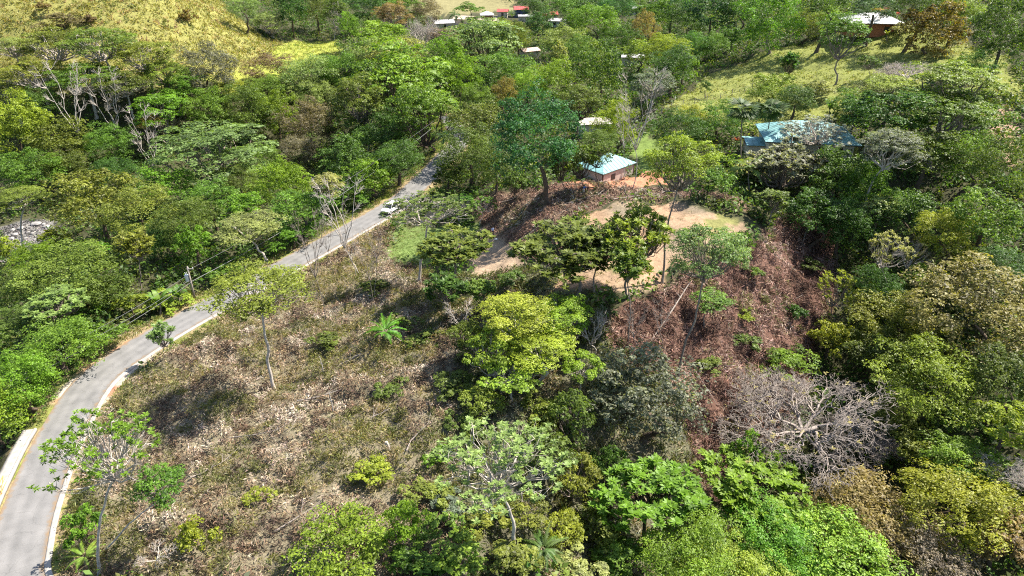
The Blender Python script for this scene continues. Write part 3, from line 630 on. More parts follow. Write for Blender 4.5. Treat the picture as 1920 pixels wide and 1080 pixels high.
# ------------------------------------------------------------------ every tree and shrub one can tell apart
# crown centre x y, half width, half height (photo pixels), crown height in metres or @x,y of the trunk's foot, kind, colour, bark | label
TREES = '''
# bushes on the golden hillside
115 38 40 20 2.5 shrub br - | largest brown dry bush on the golden hillside
168 38 14 11 1.5 shrub br - | small brown bush beside the largest brown bush on the golden hillside
86 8 15 12 2.5 shrub bo - | dark bush at the top of the golden hillside
352 32 18 15 2 shrub orr - | lone orange-brown bush casting a round shadow on the golden hillside
# trees along the foot of the golden hill
25 90 40 22 9 airy pg p | pale thin tree at the left edge below the golden hillside
105 90 60 36 11 airy ol p | airy green tree with white trunk under the largest brown bush
190 88 60 36 12 airy ol p | airy olive tree with pale trunk, second in the row under the golden hill
268 108 56 34 11 airy ol p | airy green tree with flat top, third in the row under the golden hill
70 142 58 34 10 airy ol p | olive flat-topped tree above the bright lime tree at the left edge
160 150 66 34 10 airy mg p | wide flat-topped tree whose crown spreads over the white bare stems
235 160 50 28 11 airy og p | thin olive tree with white limbs right of the bare stems
310 140 42 30 10 airy ol g | yellowish olive tree between the flat-topped row and the dark brown tree
20 175 40 26 9 airy ol p | olive tree at the left edge right above the bright lime tree
385 132 54 44 9 dome gb d | dark grey-brown round tree standing against the golden field
503 128 40 26 6 dome br d | brown bush-like tree beside the pale tree at the green field
575 146 58 36 7 dome pg g | pale grey-green feathery tree in front of the green field
615 115 26 18 5 shrub mg - | small green tree at the near right corner of the green field
132 205 48 60 @160,310 stems - p | cluster of white bare stems standing in the left forest
205 205 38 55 @212,270 stems - p | thin white bare stems between the flat-topped olive trees
335 165 42 26 8 dome mg d | mid green tree left of the dark grey-brown tree
430 165 30 16 5 shrub yg - | yellow-green bush at the lower tip of the golden field
# trees of the left forest beyond the river
27 240 62 60 9 dome lm d | big bright lime-green tree at the left edge
80 200 40 30 9 dome dg d | dark green tree between the lime tree and the white stems
303 213 54 32 9 umb bg g | bright green flat-domed tree above the bare forked stems
392 205 45 32 9 dome mg d | green round tree right below the dark grey-brown tree
455 208 58 46 9 dome og d | large olive-green tree in the middle of the left forest
522 218 38 44 9 dome bg d | bright green tree right of the large olive-green one
500 170 36 26 8 dome mg d | green tree below the brown bush-like tree
585 175 40 26 8 dome pg d | pale green tree below the feathery grey-green tree
580 240 52 48 9 dome br d | brownish dark tree in the left forest left of the tall airy tree
560 285 36 28 6 dome gb d | grey-brown leafless-looking crown right of the big layered umbrella tree
400 293 110 52 11 umb pm g | big pale green layered umbrella tree with the widest crown left of the road
275 275 42 52 @288,328 stems - p | white forked bare stems fanning out beside the big umbrella tree
278 232 30 16 8 airy orr p | thin crown of orange-tipped leaves above the forked bare stems
205 270 46 36 7 dome mg d | green tree among the white stems below the flat-topped row
115 265 52 36 7 dome og d | olive tree right of the big lime tree
60 320 56 36 7 dome mg d | green tree under the big lime tree at the left edge
125 315 38 28 6 dome og d | small olive tree left of the yellow-olive dome
215 325 42 30 6 dome dg d | dark green tree left of the forked bare stems
178 378 72 56 9 dome ol d | big yellow-olive dome-shaped tree above the river stones
312 346 50 30 7 dome bg d | bright green dome directly under the big umbrella tree
530 346 46 44 7 dome bg d | bright green round tree right below the brownish dark crowns
450 345 40 34 6 dome og d | olive tree under the right edge of the big umbrella tree
490 300 36 30 7 dome mg d | green tree at the right rim of the big umbrella tree
260 395 64 44 7 dome ol d | olive tree right of the yellow-olive dome
352 415 52 42 7 dome og d | dull olive tree over the dark gap by the utility pole
395 375 44 32 7 dome mg d | mid green tree behind the white-limbed roadside tree
460 383 32 18 7 dome bg d | small bright green crown above the white-limbed roadside tree
560 390 48 28 6 dome mg d | green tree near the bare stems at the roadside
365 462 30 36 5 dome bg d | bright green upright tree next to the utility pole
255 465 38 34 @266,548 ros ol g | thin tree with pale brownish leaves and visible trunk left of the utility pole
466 432 64 32 @502,492 umb pg p | roadside tree with white spreading limbs and a thin pale crown
310 455 36 34 4 dome dg d | dark green tree in the gap left of the bright upright tree
180 468 30 20 4 shrub bg - | bright green bush between the olive dome and the roadside thicket
98 443 27 17 3 shrub yg - | yellow-green bush at the right end of the river stones
66 484 40 30 4 dome bg d | fine-leaved bright green tree below the river stones
14 470 24 40 4 dome lm d | yellow-tipped green tree left of the river stones at the edge
40 372 48 18 @42,470 umb ol p | leaning pale trunk with arching olive crown over the river stones
140 518 86 48 6 dome ol d | big grey-olive tree in the thicket left of the road
52 545 50 40 5 dome og d | dark olive tree at the left edge in the middle of the photo
112 580 58 38 6 ros pg g | tree with large pale leaves in whorls in the roadside thicket
40 610 50 36 5 dome og d | dark green tree at the left edge above the dense round bush
245 572 34 26 3 shrub yg - | yellow-green bush beside the verge left of the pole
200 545 46 34 4 dome og d | dull green tree behind the yellow-green verge bush
192 614 38 28 3 shrub mg - | green bush on the verge above the pull-in
108 656 78 46 4 dome mg d | dense round green bush-like tree beside the gravel pull-in
36 716 60 56 5 dome bg d | bright green tree at the left edge beside the road bend
-22 780 62 50 5 dome bg d | bright green tree at the left edge by the bridge walkway
320 560 38 22 1.6 shrub lm - | yellow-green bank plants at the foot of the utility pole
420 500 34 24 2.5 shrub mg - | green verge bush behind the olive roadside crown
545 440 42 24 3 shrub mg - | green roadside thicket bush below the bare stems
640 365 40 26 4 shrub mg - | green thicket bush at the far side of the road
690 335 44 38 5 dome bg d | bright green tree beside the far stretch of road
650 300 46 40 6 dome dg d | dark green tree between the bright roadside tree and the brownish crowns
745 300 46 36 6 dome dg d | dark tree overhanging the far stretch of road
617 350 34 30 @650,440 airy py p | pale tree with yellowish tips among the white roadside stems
# trees of the valley behind the road
676 190 54 54 @692,300 airy og g | tall airy olive tree with a pale trunk left of the great layered tree
752 182 114 68 10 umb lg d | great layered green tree spreading over the middle of the valley
800 225 68 46 8 umb mg d | lower olive storey tree right under the great layered tree
720 250 56 40 7 dome dg d | dark green tree in the shade under the great layered tree
640 230 36 36 7 dome og d | olive tree left of the tall airy tree
640 135 40 30 7 dome mg d | green tree at the right corner of the field
690 105 40 28 7 dome pg d | pale green tree behind the great layered tree
720 70 46 24 8 dome lm d | flat lime-green crown behind the pale yellow trees
742 106 50 28 8 dome py g | pale yellowish grey tree, the palest in the valley
775 128 34 24 7 dome br d | brown tinted tree beside the palest valley tree
833 112 40 38 8 dome bg d | bright green tree above the great layered tree
862 145 36 38 8 dome bg d | bright green narrow tree right of the great layered tree
907 92 76 42 9 umb pg d | wide pale green crown in front of the village
945 132 54 32 7 dome mg d | green tree below the wide pale crown in front of the village
972 74 20 28 7 dome ry d | dark tree with yellow edge right of the wide pale crown
945 174 24 24 6 dome orr d | small orange-topped round tree left of the yellow-green dome
990 160 28 26 5 dome lm d | lime-green tree touching the yellow-green dome
1037 158 44 42 8 dome yg d | brightest yellow-green dome-shaped tree in the valley
890 195 38 32 7 dome mg d | mid green tree left of the small orange-topped tree
892 236 50 40 8 dome og d | olive tree in the dip left of the big dark bluish tree
1047 105 20 24 7 dome py d | narrow pale yellow-grey tree above the yellow-green dome
1128 136 42 50 8 dome ry d | dark mango-like dome with orange tints on top
1170 80 32 28 8 dome dg d | dark round tree behind the mango-like dome
1112 42 46 30 9 dome bg d | bright green round crown right of the village
1013 46 26 24 8 dome bl d | dark blue-green round tree among the village roofs
1055 74 40 22 7 dome pg d | pale green crown below the village's white wall
1085 95 30 24 6 dome mg d | green tree between the yellow-green and mango-like domes
1207 58 24 32 8 dome bo d | olive-brown pointed tree on the valley's right side
1228 28 34 22 9 dome mg d | green tree above the olive-brown pointed tree
1250 92 44 22 7 dome yg d | yellow-green flat crown left of the hill pasture
1263 122 40 32 8 dome dg d | dark green dome beside the pasture's lower left corner
1195 100 26 22 6 dome yg d | yellowish bush-like tree by the grey roof in the valley
1225 162 42 32 6 airy gg p | pale grey blossoming tree at the lower end of the pasture
1290 40 40 36 8 dome dg d | dark green tree in the wood left of the tall pasture tree
1085 196 42 40 @1085,290 airy og d | olive airy tree behind the big dark bluish tree
1005 262 80 80 @1025,385 dome bl d | big dark bluish-green tree, tallest between the road and the teal hut
1052 312 26 36 @1058,375 ros og d | olive tree in front of the teal hut's left wall
1118 294 34 28 @1122,352 thin og d | thin dark-leaved tree in front of the middle of the teal hut
1090 305 34 42 @1100,356 airy og d | thin dark tree whose leaves cover the teal hut roof
882 290 60 50 7 dome og d | olive-green tree at the end of the visible road
930 318 34 38 5 dome og d | dark olive tree left below the big dark bluish tree
840 330 30 24 4 dome og d | olive bush-like tree where the road disappears
965 345 26 26 4 airy og d | thin tree at the top of the dark cut bank
1155 236 36 42 6 dome lm d | bright yellow-green tree behind the twin bare trunks
1120 265 34 22 5 dome og d | olive bush behind the teal hut
1196 228 56 70 @1186,355 stems - p | tall bare white tree with spreading limbs right of the teal hut
1172 250 26 60 @1172,362 stems - p | slim bare white trunk beside the taller bare tree at the hut
1270 246 46 38 5 dome dg d | dark olive round tree behind the lawn of the teal hut
1276 312 66 64 @1241,533 airy yg g | tall slender tree with yellow-green crown and long trunk on the terrace edge
1330 340 40 36 3 shrub mg - | green shrub row right of the slender yellow-green tree
# far trees around the village and the wood at the back
455 14 28 24 9 dome pg d | pale bluish tree on the far side of the golden hill's shoulder
505 45 32 24 @512,72 airy pg p | pale tree with white limbs at the far end of the green field
545 18 28 30 10 dome dg d | green crown in the back wood over the green field
592 18 32 24 9 dome og d | olive crown in the back wood with a thin trunk beneath
630 28 26 40 @626,76 airy og p | tall thin pale-trunked tree at the far right of the green field
655 52 22 24 8 dome bg d | bright green tree at the edge of the back wood
690 20 40 30 10 dome dg d | dark green tree in the back wood
735 34 36 32 9 airy bo g | yellowish brown thin tree left of the village
793 58 36 34 8 twig gb p | grey-brown leafless tree beside the village's grey roof
800 24 28 24 8 dome br d | brown tree behind the grey-brown leafless one
832 76 32 26 7 airy gb p | greyish thin tree just under the village's grey roof
760 12 36 18 9 dome mg d | green crown at the top edge left of the village
870 62 30 18 6 shrub mg - | green bush in front of the village yard
880 14 22 14 6 shrub mg - | green bush behind the village yard
940 45 20 14 5 shrub ol - | olive bush between the red roofs
955 60 26 16 5 shrub yg - | yellow-green bush below the red roofs
1000 15 26 16 8 dome dg d | dark tree right of the red-roofed house
1062 16 36 22 9 dome mg d | green tree above the village's right red roof
1075 38 22 18 7 dome og d | small olive tree at the right end of the village
1100 8 36 18 10 dome dg d | dark green crown at the top edge right of the village
1155 14 36 22 10 dome dg d | olive crown at the top edge above the dark round tree
1195 12 26 18 9 dome mg d | small green crown at the top edge near the small white roof
1262 8 36 22 11 dome bl d | dark bluish crown at the top edge left of the wood
1335 20 46 40 11 dome bl d | big dark crown in the wood left of the tall pasture tree
1385 15 34 30 10 dome dg d | dark crown touching the tall pasture tree
# trees around the hill pasture
1442 38 58 62 @1443,99 dome bg g | tall bright green tree with a long shadow at the top of the pasture
1508 48 28 28 5 dome ol d | olive tree right of the tall pasture tree
1305 86 32 24 5 dome mg d | green tree in the hedge on the pasture's upper left
1342 86 26 22 4 dome mg d | small green tree in the hedge under the dark wood
1373 72 20 20 4 dome dg d | small dark tree in the hedge left of the tall pasture tree
1285 128 22 34 5 dome bg d | bright green tree at the lower end of the pasture hedge
1480 120 17 24 @1478,152 ros dg d | small dark leaning tree alone on the pasture
1580 74 48 32 @1566,160 umb mg g | open flat-crowned tree with forked trunk in the middle of the pasture
1630 118 20 16 @1627,150 airy og g | little tree right of the open flat-crowned pasture tree
1323 164 11 12 @1322,184 dome dg g | tiny round tree at the lower left of the pasture
1748 64 52 50 4.5 dome orr d | orange-tinted dome tree beside the white-roofed house
1700 130 48 24 4 twig gb p | grey-brown leafless umbrella shrub below the orange-tinted tree
1886 60 58 72 11 dome dg d | huge dark green tree at the right edge of the pasture
1555 35 24 18 4 dome lm d | bright green tree behind the white-roofed house
1690 52 26 14 2 shrub py - | pale shrub right of the white-roofed house
1640 18 40 24 9 dome bl d | dark wooded crown above the white roof
1550 8 40 24 12 dome og d | dull dark crown at the top edge left of the white roof
1720 8 44 24 11 dome dg d | dark crown at the top edge above the orange-tinted tree
1800 12 40 28 9 dome yg d | yellow-green crown at the top edge right of the orange-tinted tree
1452 166 44 24 4 dome yg d | yellow-green tree at the lower edge of the pasture behind the palms
1492 190 34 26 4 dome dg d | dark tree right of the palms
1530 168 30 22 3 shrub py - | pale grassy shrub at the pasture's lower edge
1346 230 44 38 4 dome mg d | green tree left of the fan palms
1300 222 34 24 4 dome yg d | yellowish tree at the corner below the pasture fence
1425 178 30 20 4 dome mg d | green tree directly behind the left fan palm
1605 210 30 30 5 dome dg d | dark tree above the right end of the teal house
# trees around the teal-roofed house
1532 248 66 28 @1530,318 thin gg p | grey-leaved tree spreading over the teal house roof
1468 314 68 54 5 ros gg g | big grey-leaved tree in front of the teal house
1568 330 50 46 6 dome dg d | dark green tree below the right end of the teal house
1355 296 24 20 1.5 shrub lm - | lime-green bush beside the coconut palm
1530 405 52 44 6 dome dg d | dark green tree at the top of the red slope
1450 380 34 28 4 ros og g | olive leafy tree under the big grey-leaved tree
1665 282 58 34 @1618,440 umb gg p | pale grey umbrella tree with a white forked trunk
# trees of the right-hand forest
1674 172 58 22 10 umb yg g | yellow-green flat-layered tree at the pasture's right lower edge
1662 216 66 38 9 dome dg d | dark glossy tree right of the teal house
1792 168 84 40 11 umb yg g | widest yellow-green layered tree at the upper right
1772 224 82 40 9 umb mg g | green layered tree under the widest layered one
1740 290 60 42 8 dome og d | olive tree behind the pale grey umbrella tree
1812 296 54 46 8 dome mg d | green tree right of the olive one in the upper right forest
1876 320 50 54 8 dome og d | dull green tree at the right edge below the pink slope
1855 215 40 30 4 shrub mg - | green bush at the foot of the right-hand pasture
1588 425 46 48 7 dome dg d | dark tree over the ravine head
1650 395 38 28 8 airy pg g | pale-leaved tree below the white forked trunk
1700 400 50 44 8 dome dg d | dark green tree in the middle of the right forest
1622 350 40 40 7 dome mg d | green tree between the teal house and the white forked trunk
1850 415 62 52 8 dome mg d | large green tree at the right edge of the middle forest
1766 436 50 44 8 dome yg d | yellow-olive dome in the middle of the right forest
1822 486 30 28 6 dome yg d | small yellow-green tree below the yellow-olive dome
1880 500 50 36 6 dome dg d | dark green tree right above the giant brown-tinted crown
1662 472 42 44 @1668,600 thin py p | airy pale-leaved tree with forked white stem by the ravine
1712 472 38 40 @1712,540 bare - p | bare white-limbed tree beside the airy pale-leaved one
1735 528 34 24 5 dome lm d | bright green tree left of the giant brown-tinted crown
1640 540 44 40 6 dome dg d | dark green tree across the ravine from the red slope
1568 545 40 44 @1564,610 thin yg g | small yellow-leaved tree with white twigs standing in the ravine
1556 640 40 40 3 dome yg d | yellow-green round bush at the ravine bottom
1485 580 24 22 1.5 shrub dg - | dark green shrub on the middle of the red slope
1462 672 52 22 1.5 shrub bg - | vivid green low bush at the foot of the red slope
1412 505 20 14 1 shrub mg - | small green shrub near the top of the red slope
1836 582 118 88 9 dome bo d | giant brown-tinted crown at the right edge
1690 600 72 54 7 dome ol d | grey-olive tree left of the giant brown-tinted crown
1640 660 56 44 5 dome og d | dull olive tree below the grey-olive one
1732 712 98 80 8 dome yg d | big yellow-olive dome in the lower right
1668 770 52 40 5 dome og d | olive crown at the lower left of the big yellow-olive dome
1886 705 60 50 7 dome og d | dull olive tree at the right edge under the giant brown crown
1890 802 52 44 6 dome yg d | yellow-green tree at the right edge above the grey twigs
1802 868 58 46 6 dome bg d | bright green rounded tree in the lower right
1882 876 48 36 4 twig gb p | grey twiggy bush at the right edge
1726 850 46 36 4 dome ol d | olive shrub tree left of the bright rounded tree
1790 950 98 66 7 dome yg d | wide yellow-olive crown below the bright rounded tree
1625 972 104 64 6 dome bo d | brownish olive crown in the lower right between the green and yellow trees
1730 1048 92 54 5 dome gb d | grey-brown crown at the bottom right
1886 1010 60 50 5 dome bo d | brown-olive crown in the bottom right corner
1440 735 84 62 @1475,800 twig py t | grey leafless bush at the upper left of the large leafless tree
1605 815 74 56 @1625,870 twig py t | grey leafless bush at the lower right of the large leafless tree
1515 775 145 95 @1585,905 twig py t | large leafless tree with a tangle of white twigs
# trees on and below the terrace
800 398 76 42 @787,532 thin og p | forked white tree with thin dark leaves in front of the green lawn
868 378 30 18 @862,420 thin mg p | slim sapling behind the lawn
905 385 28 20 @900,425 thin mg p | slim leafy sapling at the foot of the dark bank
852 466 68 42 @858,560 ros ry g | large-leaved dark tree with yellowish shoots below the lawn
838 545 44 36 @840,600 ros dg g | dark leafy tree under the large-leaved tree with yellowish shoots
905 545 30 24 @902,590 ros ry g | small large-leaved tree by the dry stems
1058 472 98 56 @1082,556 ros og g | wide large-leaved olive tree in front of the sandy terrace
1196 452 72 66 @1180,566 ros yg g | yellowish large-leaved tree in the middle of the terrace
1178 500 44 40 @1178,648 ros ry g | slim tall tree with drooping large leaves in front of the terrace
1326 478 74 66 @1270,712 airy pg g | light green tree at the right end of the terrace
1332 566 40 22 @1318,620 airy mg g | green tuft-crowned tree low under the light green terrace tree
1128 462 50 46 @1118,566 ros og g | large-leaved tree filling the middle of the terrace front
960 520 24 18 1.5 shrub og - | dark bush on the slope below the brush pile
966 602 74 50 6.5 umb lm p | brightest lime-green tree in the centre of the photo
922 668 50 56 4.5 airy lm p | lime-green tree at the left flank of the brightest central tree
962 708 56 30 4 airy lm p | lime-green thin tree at the front of the central lime group
1090 694 42 34 5 airy lm p | small lime-green crown right below the brightest central tree
1046 598 56 46 5.5 airy lm p | lime-green crown joined to the right of the brightest central tree
1010 655 74 44 5 umb lm p | lime-green spreading crown below the brightest central tree
1075 590 34 34 5 dome bg d | green crown behind the right side of the brightest central tree
1215 752 94 88 6 dome gg d | grey-green dense tree below the centre of the slope
1110 610 50 50 @1118,665 bare - p | twisted dead white tree right of the brightest central tree
1440 660 26 30 @1470,650 bare - p | dead twigs sticking out of the red slope
485 548 98 66 @515,732 airy ol p | olive tree with a long curved white trunk above the cleared slope
585 480 42 62 @612,606 stems - g | slim forked bare tree beside the road above the cleared slope
640 418 54 66 @676,520 stems - p | tall fan of white bare stems beside the road
690 500 26 50 @707,598 stems - g | slender dark leafless stem right of the tall white fan
862 600 34 30 @868,648 stems - p | clump of dry upright canes left of the central lime tree
656 465 24 64 @668,522 stems - p | thin white stem just right of the tall white fan
704 465 22 60 @702,562 stems - t | thin grey stem on the slope left of the green lawn
612 452 22 50 @612,508 stems - g | dark slim bare stem at the road kerb
302 632 24 28 @309,670 ros pg g | small sapling leaning over the road kerb
196 850 94 90 @184,1085 thin bg p | sparse bright green tree at the lower left in front of the road
300 915 52 44 @190,1040 airy mg p | side crown on a leaning branch right of the sparse bright tree
# shrubs on the cleared slope
155 985 36 46 2.5 shrub bg - | tall green shrub behind the trunk of the sparse bright tree
366 1006 38 40 1.6 shrub lm - | lone bright shrub on the cleared slope at the bottom left
290 1040 40 30 @296,1075 bare - p | dead branch sticking up at the bottom left
486 936 24 16 .8 shrub yg - | small yellow-green shrub in the middle of the cleared slope
640 1035 88 56 2.5 dome yg d | wide yellow bush at the bottom edge
702 888 42 34 1.2 shrub lm - | yellow-green shrub patch on the cleared slope right of centre
752 985 42 50 2.2 dome bg d | bright green bush at the foot of the cleared slope
816 852 26 28 1.6 shrub bg - | small bright green bush left of the white-branched sparse tree
732 724 30 22 .9 shrub og - | dark grassy tuft in the middle of the cleared slope
610 640 30 16 .8 shrub og - | dull shrub near the slim bare tree on the cleared slope
760 600 30 20 .9 shrub og - | dark shrub right above the ground palm
700 540 30 18 .8 shrub og - | low olive shrub beside the slender leafless stem
930 872 118 100 @968,1035 thin pg p | sparse tree with white branches spreading over the lower centre
860 1045 56 34 1.5 shrub yg - | yellow-green low shrub at the bottom edge left of the fern-like plant
960 1062 56 28 1.5 shrub ol - | olive low shrub at the bottom edge centre
1095 1062 48 30 2 shrub py - | dry yellowish bush at the bottom edge beside the big green tree
820 1000 40 24 1.2 shrub mg - | green shrub between the bright bush and the sparse tree
1075 790 50 62 3 airy og g | dull green thin tree between the lime group and the grey-green tree
1010 770 44 40 2 shrub ol - | olive bush right under the central lime group
1075 900 50 54 3 airy ol g | olive thin tree between the sparse white-branched tree and the big green group
1140 880 40 46 3 dome dg d | dark bush-like tree below the grey-green tree
1120 985 48 44 2.5 dome og d | dull bush left of the big green group
1160 1045 48 36 3 dome mg d | green bush at the bottom edge beside the dry yellowish bush
870 800 40 34 1.2 shrub og - | dull shrub in the shade of the ridge left of the lime group
905 985 44 30 1.2 shrub ol - | olive shrub at the foot of the sparse white-branched tree
850 940 34 28 1 shrub gg - | grey-green shrub left of the foot of the sparse white-branched tree
1020 855 56 54 3 airy og g | dull green thin tree right above the sparse white-branched tree
985 965 46 42 2 airy ol g | olive thin bush right below the sparse white-branched tree
800 930 42 34 1.2 shrub ol - | olive scrub between the small bright bush and the sparse tree
770 1062 54 30 1.5 shrub mg - | green scrub at the bottom edge right of the wide yellow bush
1060 1000 44 40 2 airy yg g | yellowish thin bush right of the fern-like plant
1150 720 34 34 3 airy gg g | grey thin crown touching the top of the grey-green tree
880 640 40 40 3 airy og g | dull thin tree behind the left flank of the central lime group
850 720 44 30 1.2 shrub og - | dull green scrub on the ridge left of the central lime group
905 760 46 40 2 airy ol g | olive thin tree under the left of the central lime group
800 640 34 24 1 shrub og - | dull shrub right of the ground palm
1190 610 26 40 @1196,660 stems - t | thin dead stems on the upper red slope below the terrace
1240 600 26 44 @1244,655 stems - t | dead grey stems on the red slope right of the slim tall tree
1390 640 30 18 .8 shrub og - | low olive weeds in the middle of the red slope
1330 690 26 16 .8 shrub ol - | low olive weeds on the lower red slope
1520 500 26 18 1 shrub og - | dark shrub at the ravine side of the red slope
1400 590 22 12 .7 shrub yg - | small yellow-green weeds on the red slope
1640 170 40 20 4 dome og d | olive tree at the lower middle edge of the pasture
1590 195 34 24 4 dome mg d | green tree between the banana plant and the dark glossy tree
1830 130 40 30 6 dome mg d | green tree left of the huge dark tree at the pasture
890 40 24 12 4 shrub dg - | dark bush in front of the village's white hip roof
925 52 24 14 4 shrub mg - | green bush under the village shed
1008 32 20 12 4 shrub mg - | green bush in front of the long pale village roof
970 48 22 12 4 shrub og - | olive bush in front of the dark blue house
# big green trees at the bottom
1225 935 92 80 8 ros bg d | big bright green tree at the bottom, left part of the group
1405 912 92 66 8 ros bg d | big bright green tree at the bottom, upper right of its group
1290 1045 96 56 8 dome bg d | bright green crown at the bottom edge, lowest left of its group
1448 1012 84 60 8 dome bg d | bright green crown at the bottom edge right of the gap
1370 1085 90 40 7 dome lm d | lime-tinted crown cut by the bottom edge below the gap
1560 1050 110 62 7 dome lm d | lighter green crown at the bottom edge at the right end of the green group
1400 848 26 38 8 dome bg d | small bright green crown rising above the bottom group
'''
grp = None
for ln in TREES.strip().splitlines():
    if ln.startswith('#'): grp = ln[2:]; continue
    a, lab = ln.split('|'); f = a.split()
    base = tuple(map(float, f[4][1:].split(','))) if f[4][0] == '@' else None
    tree(float(f[0]), float(f[1]), float(f[2]), float(f[3]), None if base else float(f[4]), f[5], f[6], lab.strip(), base, None if f[7] == '-' else f[7], grp)
# ------------------------------------------------------------------ ground cover nobody could count
def scatter(poly, per_m2, g, shrink=None):
    lo, hi = poly.min(0), poly.max(0); n = int((hi - lo).prod() * per_m2)
    x = g.uniform(lo[0], hi[0], n); y = g.uniform(lo[1], hi[1], n)
    k = inside(poly, x, y); return x[k], y[k]
def heap(x, y, g, colours, weights, per, rad, height, leaf, aspect=.5, upright=.3, stand=.5, mat=None, name='litter', label=None, cat=None, patch=4.5, shade=(.65, 1.35)):
    """little heaps of leaves / blades: a colour per heap, each blade a shade off it"""
    n = len(x); z = H(x, y); 
    # neighbouring heaps tend to one colour: rank by slow noise, then cut by the weights
    q_ = .62 * vnoise(x, y + 13, patch) + .38 * vnoise(x + 31, y, patch * .35) if patch else g.random(n); q_ = q_ + g.normal(size=n) * .10; q_ = q_.argsort().argsort() / max(n, 1)
    cols = np.array(colours)[np.clip(np.searchsorted(np.cumsum(np.array(weights) / sum(weights)), q_), 0, len(colours) - 1)]
    rr = rad * g.uniform(.6, 1.4, n); hh = height * g.uniform(.4, 1.5, n) * (.35 + 1.3 * vnoise(x, y, 2.3))
    k = n * per; a = g.random((n, per)) * 6.283; q = np.sqrt(g.random((n, per)))
    X = x[:, None] + np.cos(a) * q * rr[:, None]; Y = y[:, None] + np.sin(a) * q * rr[:, None]
    Zt = H(X.ravel(), Y.ravel()).reshape(n, per) + hh[:, None] * (1 - q * q) * g.uniform(.5, 1.1, (n, per)) + .04
    C = np.stack([X, Y, Zt], -1).reshape(-1, 3)
    out = np.stack([np.cos(a) * q, np.sin(a) * q, np.full_like(a, .55)], -1).reshape(-1, 3)
    Nn = unit(out + g.normal(size=C.shape) * .55)
    D = unit(np.stack([np.cos(a), np.sin(a), np.full_like(a, upright)], -1).reshape(-1, 3) + g.normal(size=C.shape) * stand)
    V, Fq = leaf_cards(C, Nn, leaf * g.uniform(.6, 1.5, k), aspect, D, g)
    cc = np.repeat(cols, per, 0) * g.uniform(*shade, (k, 1)) * g.uniform(.9, 1.1, (k, 3))
    o = obj(name, np_mesh(name, V, Fq, mat, col=np.repeat(cc, 4, 0)))
    return tag(o, label, cat, kind='stuff')
g_ = np.random.default_rng(55)
TAN, PINKW, PALE, OLIV, GREYG, DARKBR, RUST, GREEN = (.29, .225, .145), (.40, .32, .24), (.47, .40, .31), (.15, .145, .05), (.20, .20, .13), (.10, .07, .05), (.30, .13, .07), (.10, .16, .03)
x, y = scatter(Z_SLASH, 3.8, g_); d_, _, _ = road_dist(x, y); k = d_ > 4.2; x, y = x[k], y[k]
m_ = vnoise(x, y, 5.0) * .55 + vnoise(x + 70, y, 1.7) * .45
k = m_ > .47
heap(x[k], y[k], g_, [DARKBR, (.16, .11, .07), (.24, .165, .10), TAN, PINKW, PALE], [2.2, 1.8, 1.8, 1.9, 1.6, .8], 16, .6, .9, .40, .2, .3, .7, M_LITTER, 'cut_brush', 'dry cut brush and fallen leaves covering the cleared slope', 'brush', 2.2, (.6, 1.4))  # blade colours spread wider, here and below, painting in sunlit and shadowed mounds
heap(x[~k], y[~k], g_, [(.09, .10, .03), OLIV, (.20, .19, .06), (.24, .20, .10), TAN], [1.6, 2.2, 1.8, 1.8, 1.6], 15, .6, .95, .42, .2, .9, .6, M_UNDER, 'low_weeds', 'low green weeds growing through the cleared slope', 'weeds', 2.5, (.55, 1.5))
x, y = scatter(Z_RED, 3.4, g_); k = vnoise(x + 3, y, 3.5) > .14; x, y = x[k], y[k]
heap(x, y, g_, [(.08, .05, .04), (.17, .10, .075), (.24, .145, .105), (.31, .20, .155), (.40, .29, .23), OLIV], [2.2, 2.4, 2.4, 1.6, .9, .9], 15, .7, .9, .75, .11, -.1, .8, M_LITTER, 'dead_fern', 'red-brown dead fern lying over the steep right slope', 'fern')
x, y = scatter(Z_RIDGE, 2.8, g_)
k = ~inside(Z_SAND, x, y)
heap(x[k], y[k], g_, [DARKBR, (.08, .10, .03), OLIV, (.13, .16, .06), GREYG, TAN], [.8, 2.4, 2.4, 2.2, 1.8, 1], 12, .6, .7, .55, .2, .9, .6, M_UNDER, 'rough_grass', 'rough grass and weeds in the dip below the terrace', 'grass')
x, y = scatter(Z_BANK, 4.5, g_)
heap(x, y, g_, [(.24, .15, .11), (.34, .23, .17), TAN, DARKBR, PALE, OLIV], [2.5, 2, 1.6, 1.8, .6, .6], 11, .5, .35, .5, .16, -.2, .6, M_LITTER, 'bank_brush', 'brown cut brush strewn down the dark bank beside the terrace', 'brush')
x, y = scatter(Z_SAND, 1.0, g_); k = vnoise(x + 5, y, 3.0) > .60; x, y = x[k], y[k]
heap(x, y, g_, [OLIV, (.22, .20, .08), TAN, DARKBR], [2, 2, 2, 1], 9, .4, .2, .26, .25, .7, .6, M_UNDER, 'pad_weeds', 'thin weeds and dry scraps on the bare terrace', 'weeds')
x, y = scatter(Z_LAWN, 7, g_)
heap(x, y, g_, [(.12, .19, .04), (.15, .22, .05), (.19, .20, .07), (.23, .19, .10)], [3, 2, 1.5, 1], 7, .3, .06, .2, .25, 1.2, .5, M_UNDER, 'lawn_grass', 'bright green grass of the small lawn beside the road', 'grass')
x, y = scatter(Z_GOLD, .9, g_)
heap(x, y, g_, [(.25, .23, .062), (.30, .25, .08), (.19, .20, .05), (.15, .17, .05), (.32, .225, .10)], [3, 2, 2, 1, 1], 7, .8, .7, .95, .22, 1.0, .5, M_UNDER, 'golden_grass', 'tall dry golden grass on the hillside at the upper left', 'grass')
x, y = scatter(Z_HILL, .8, g_)
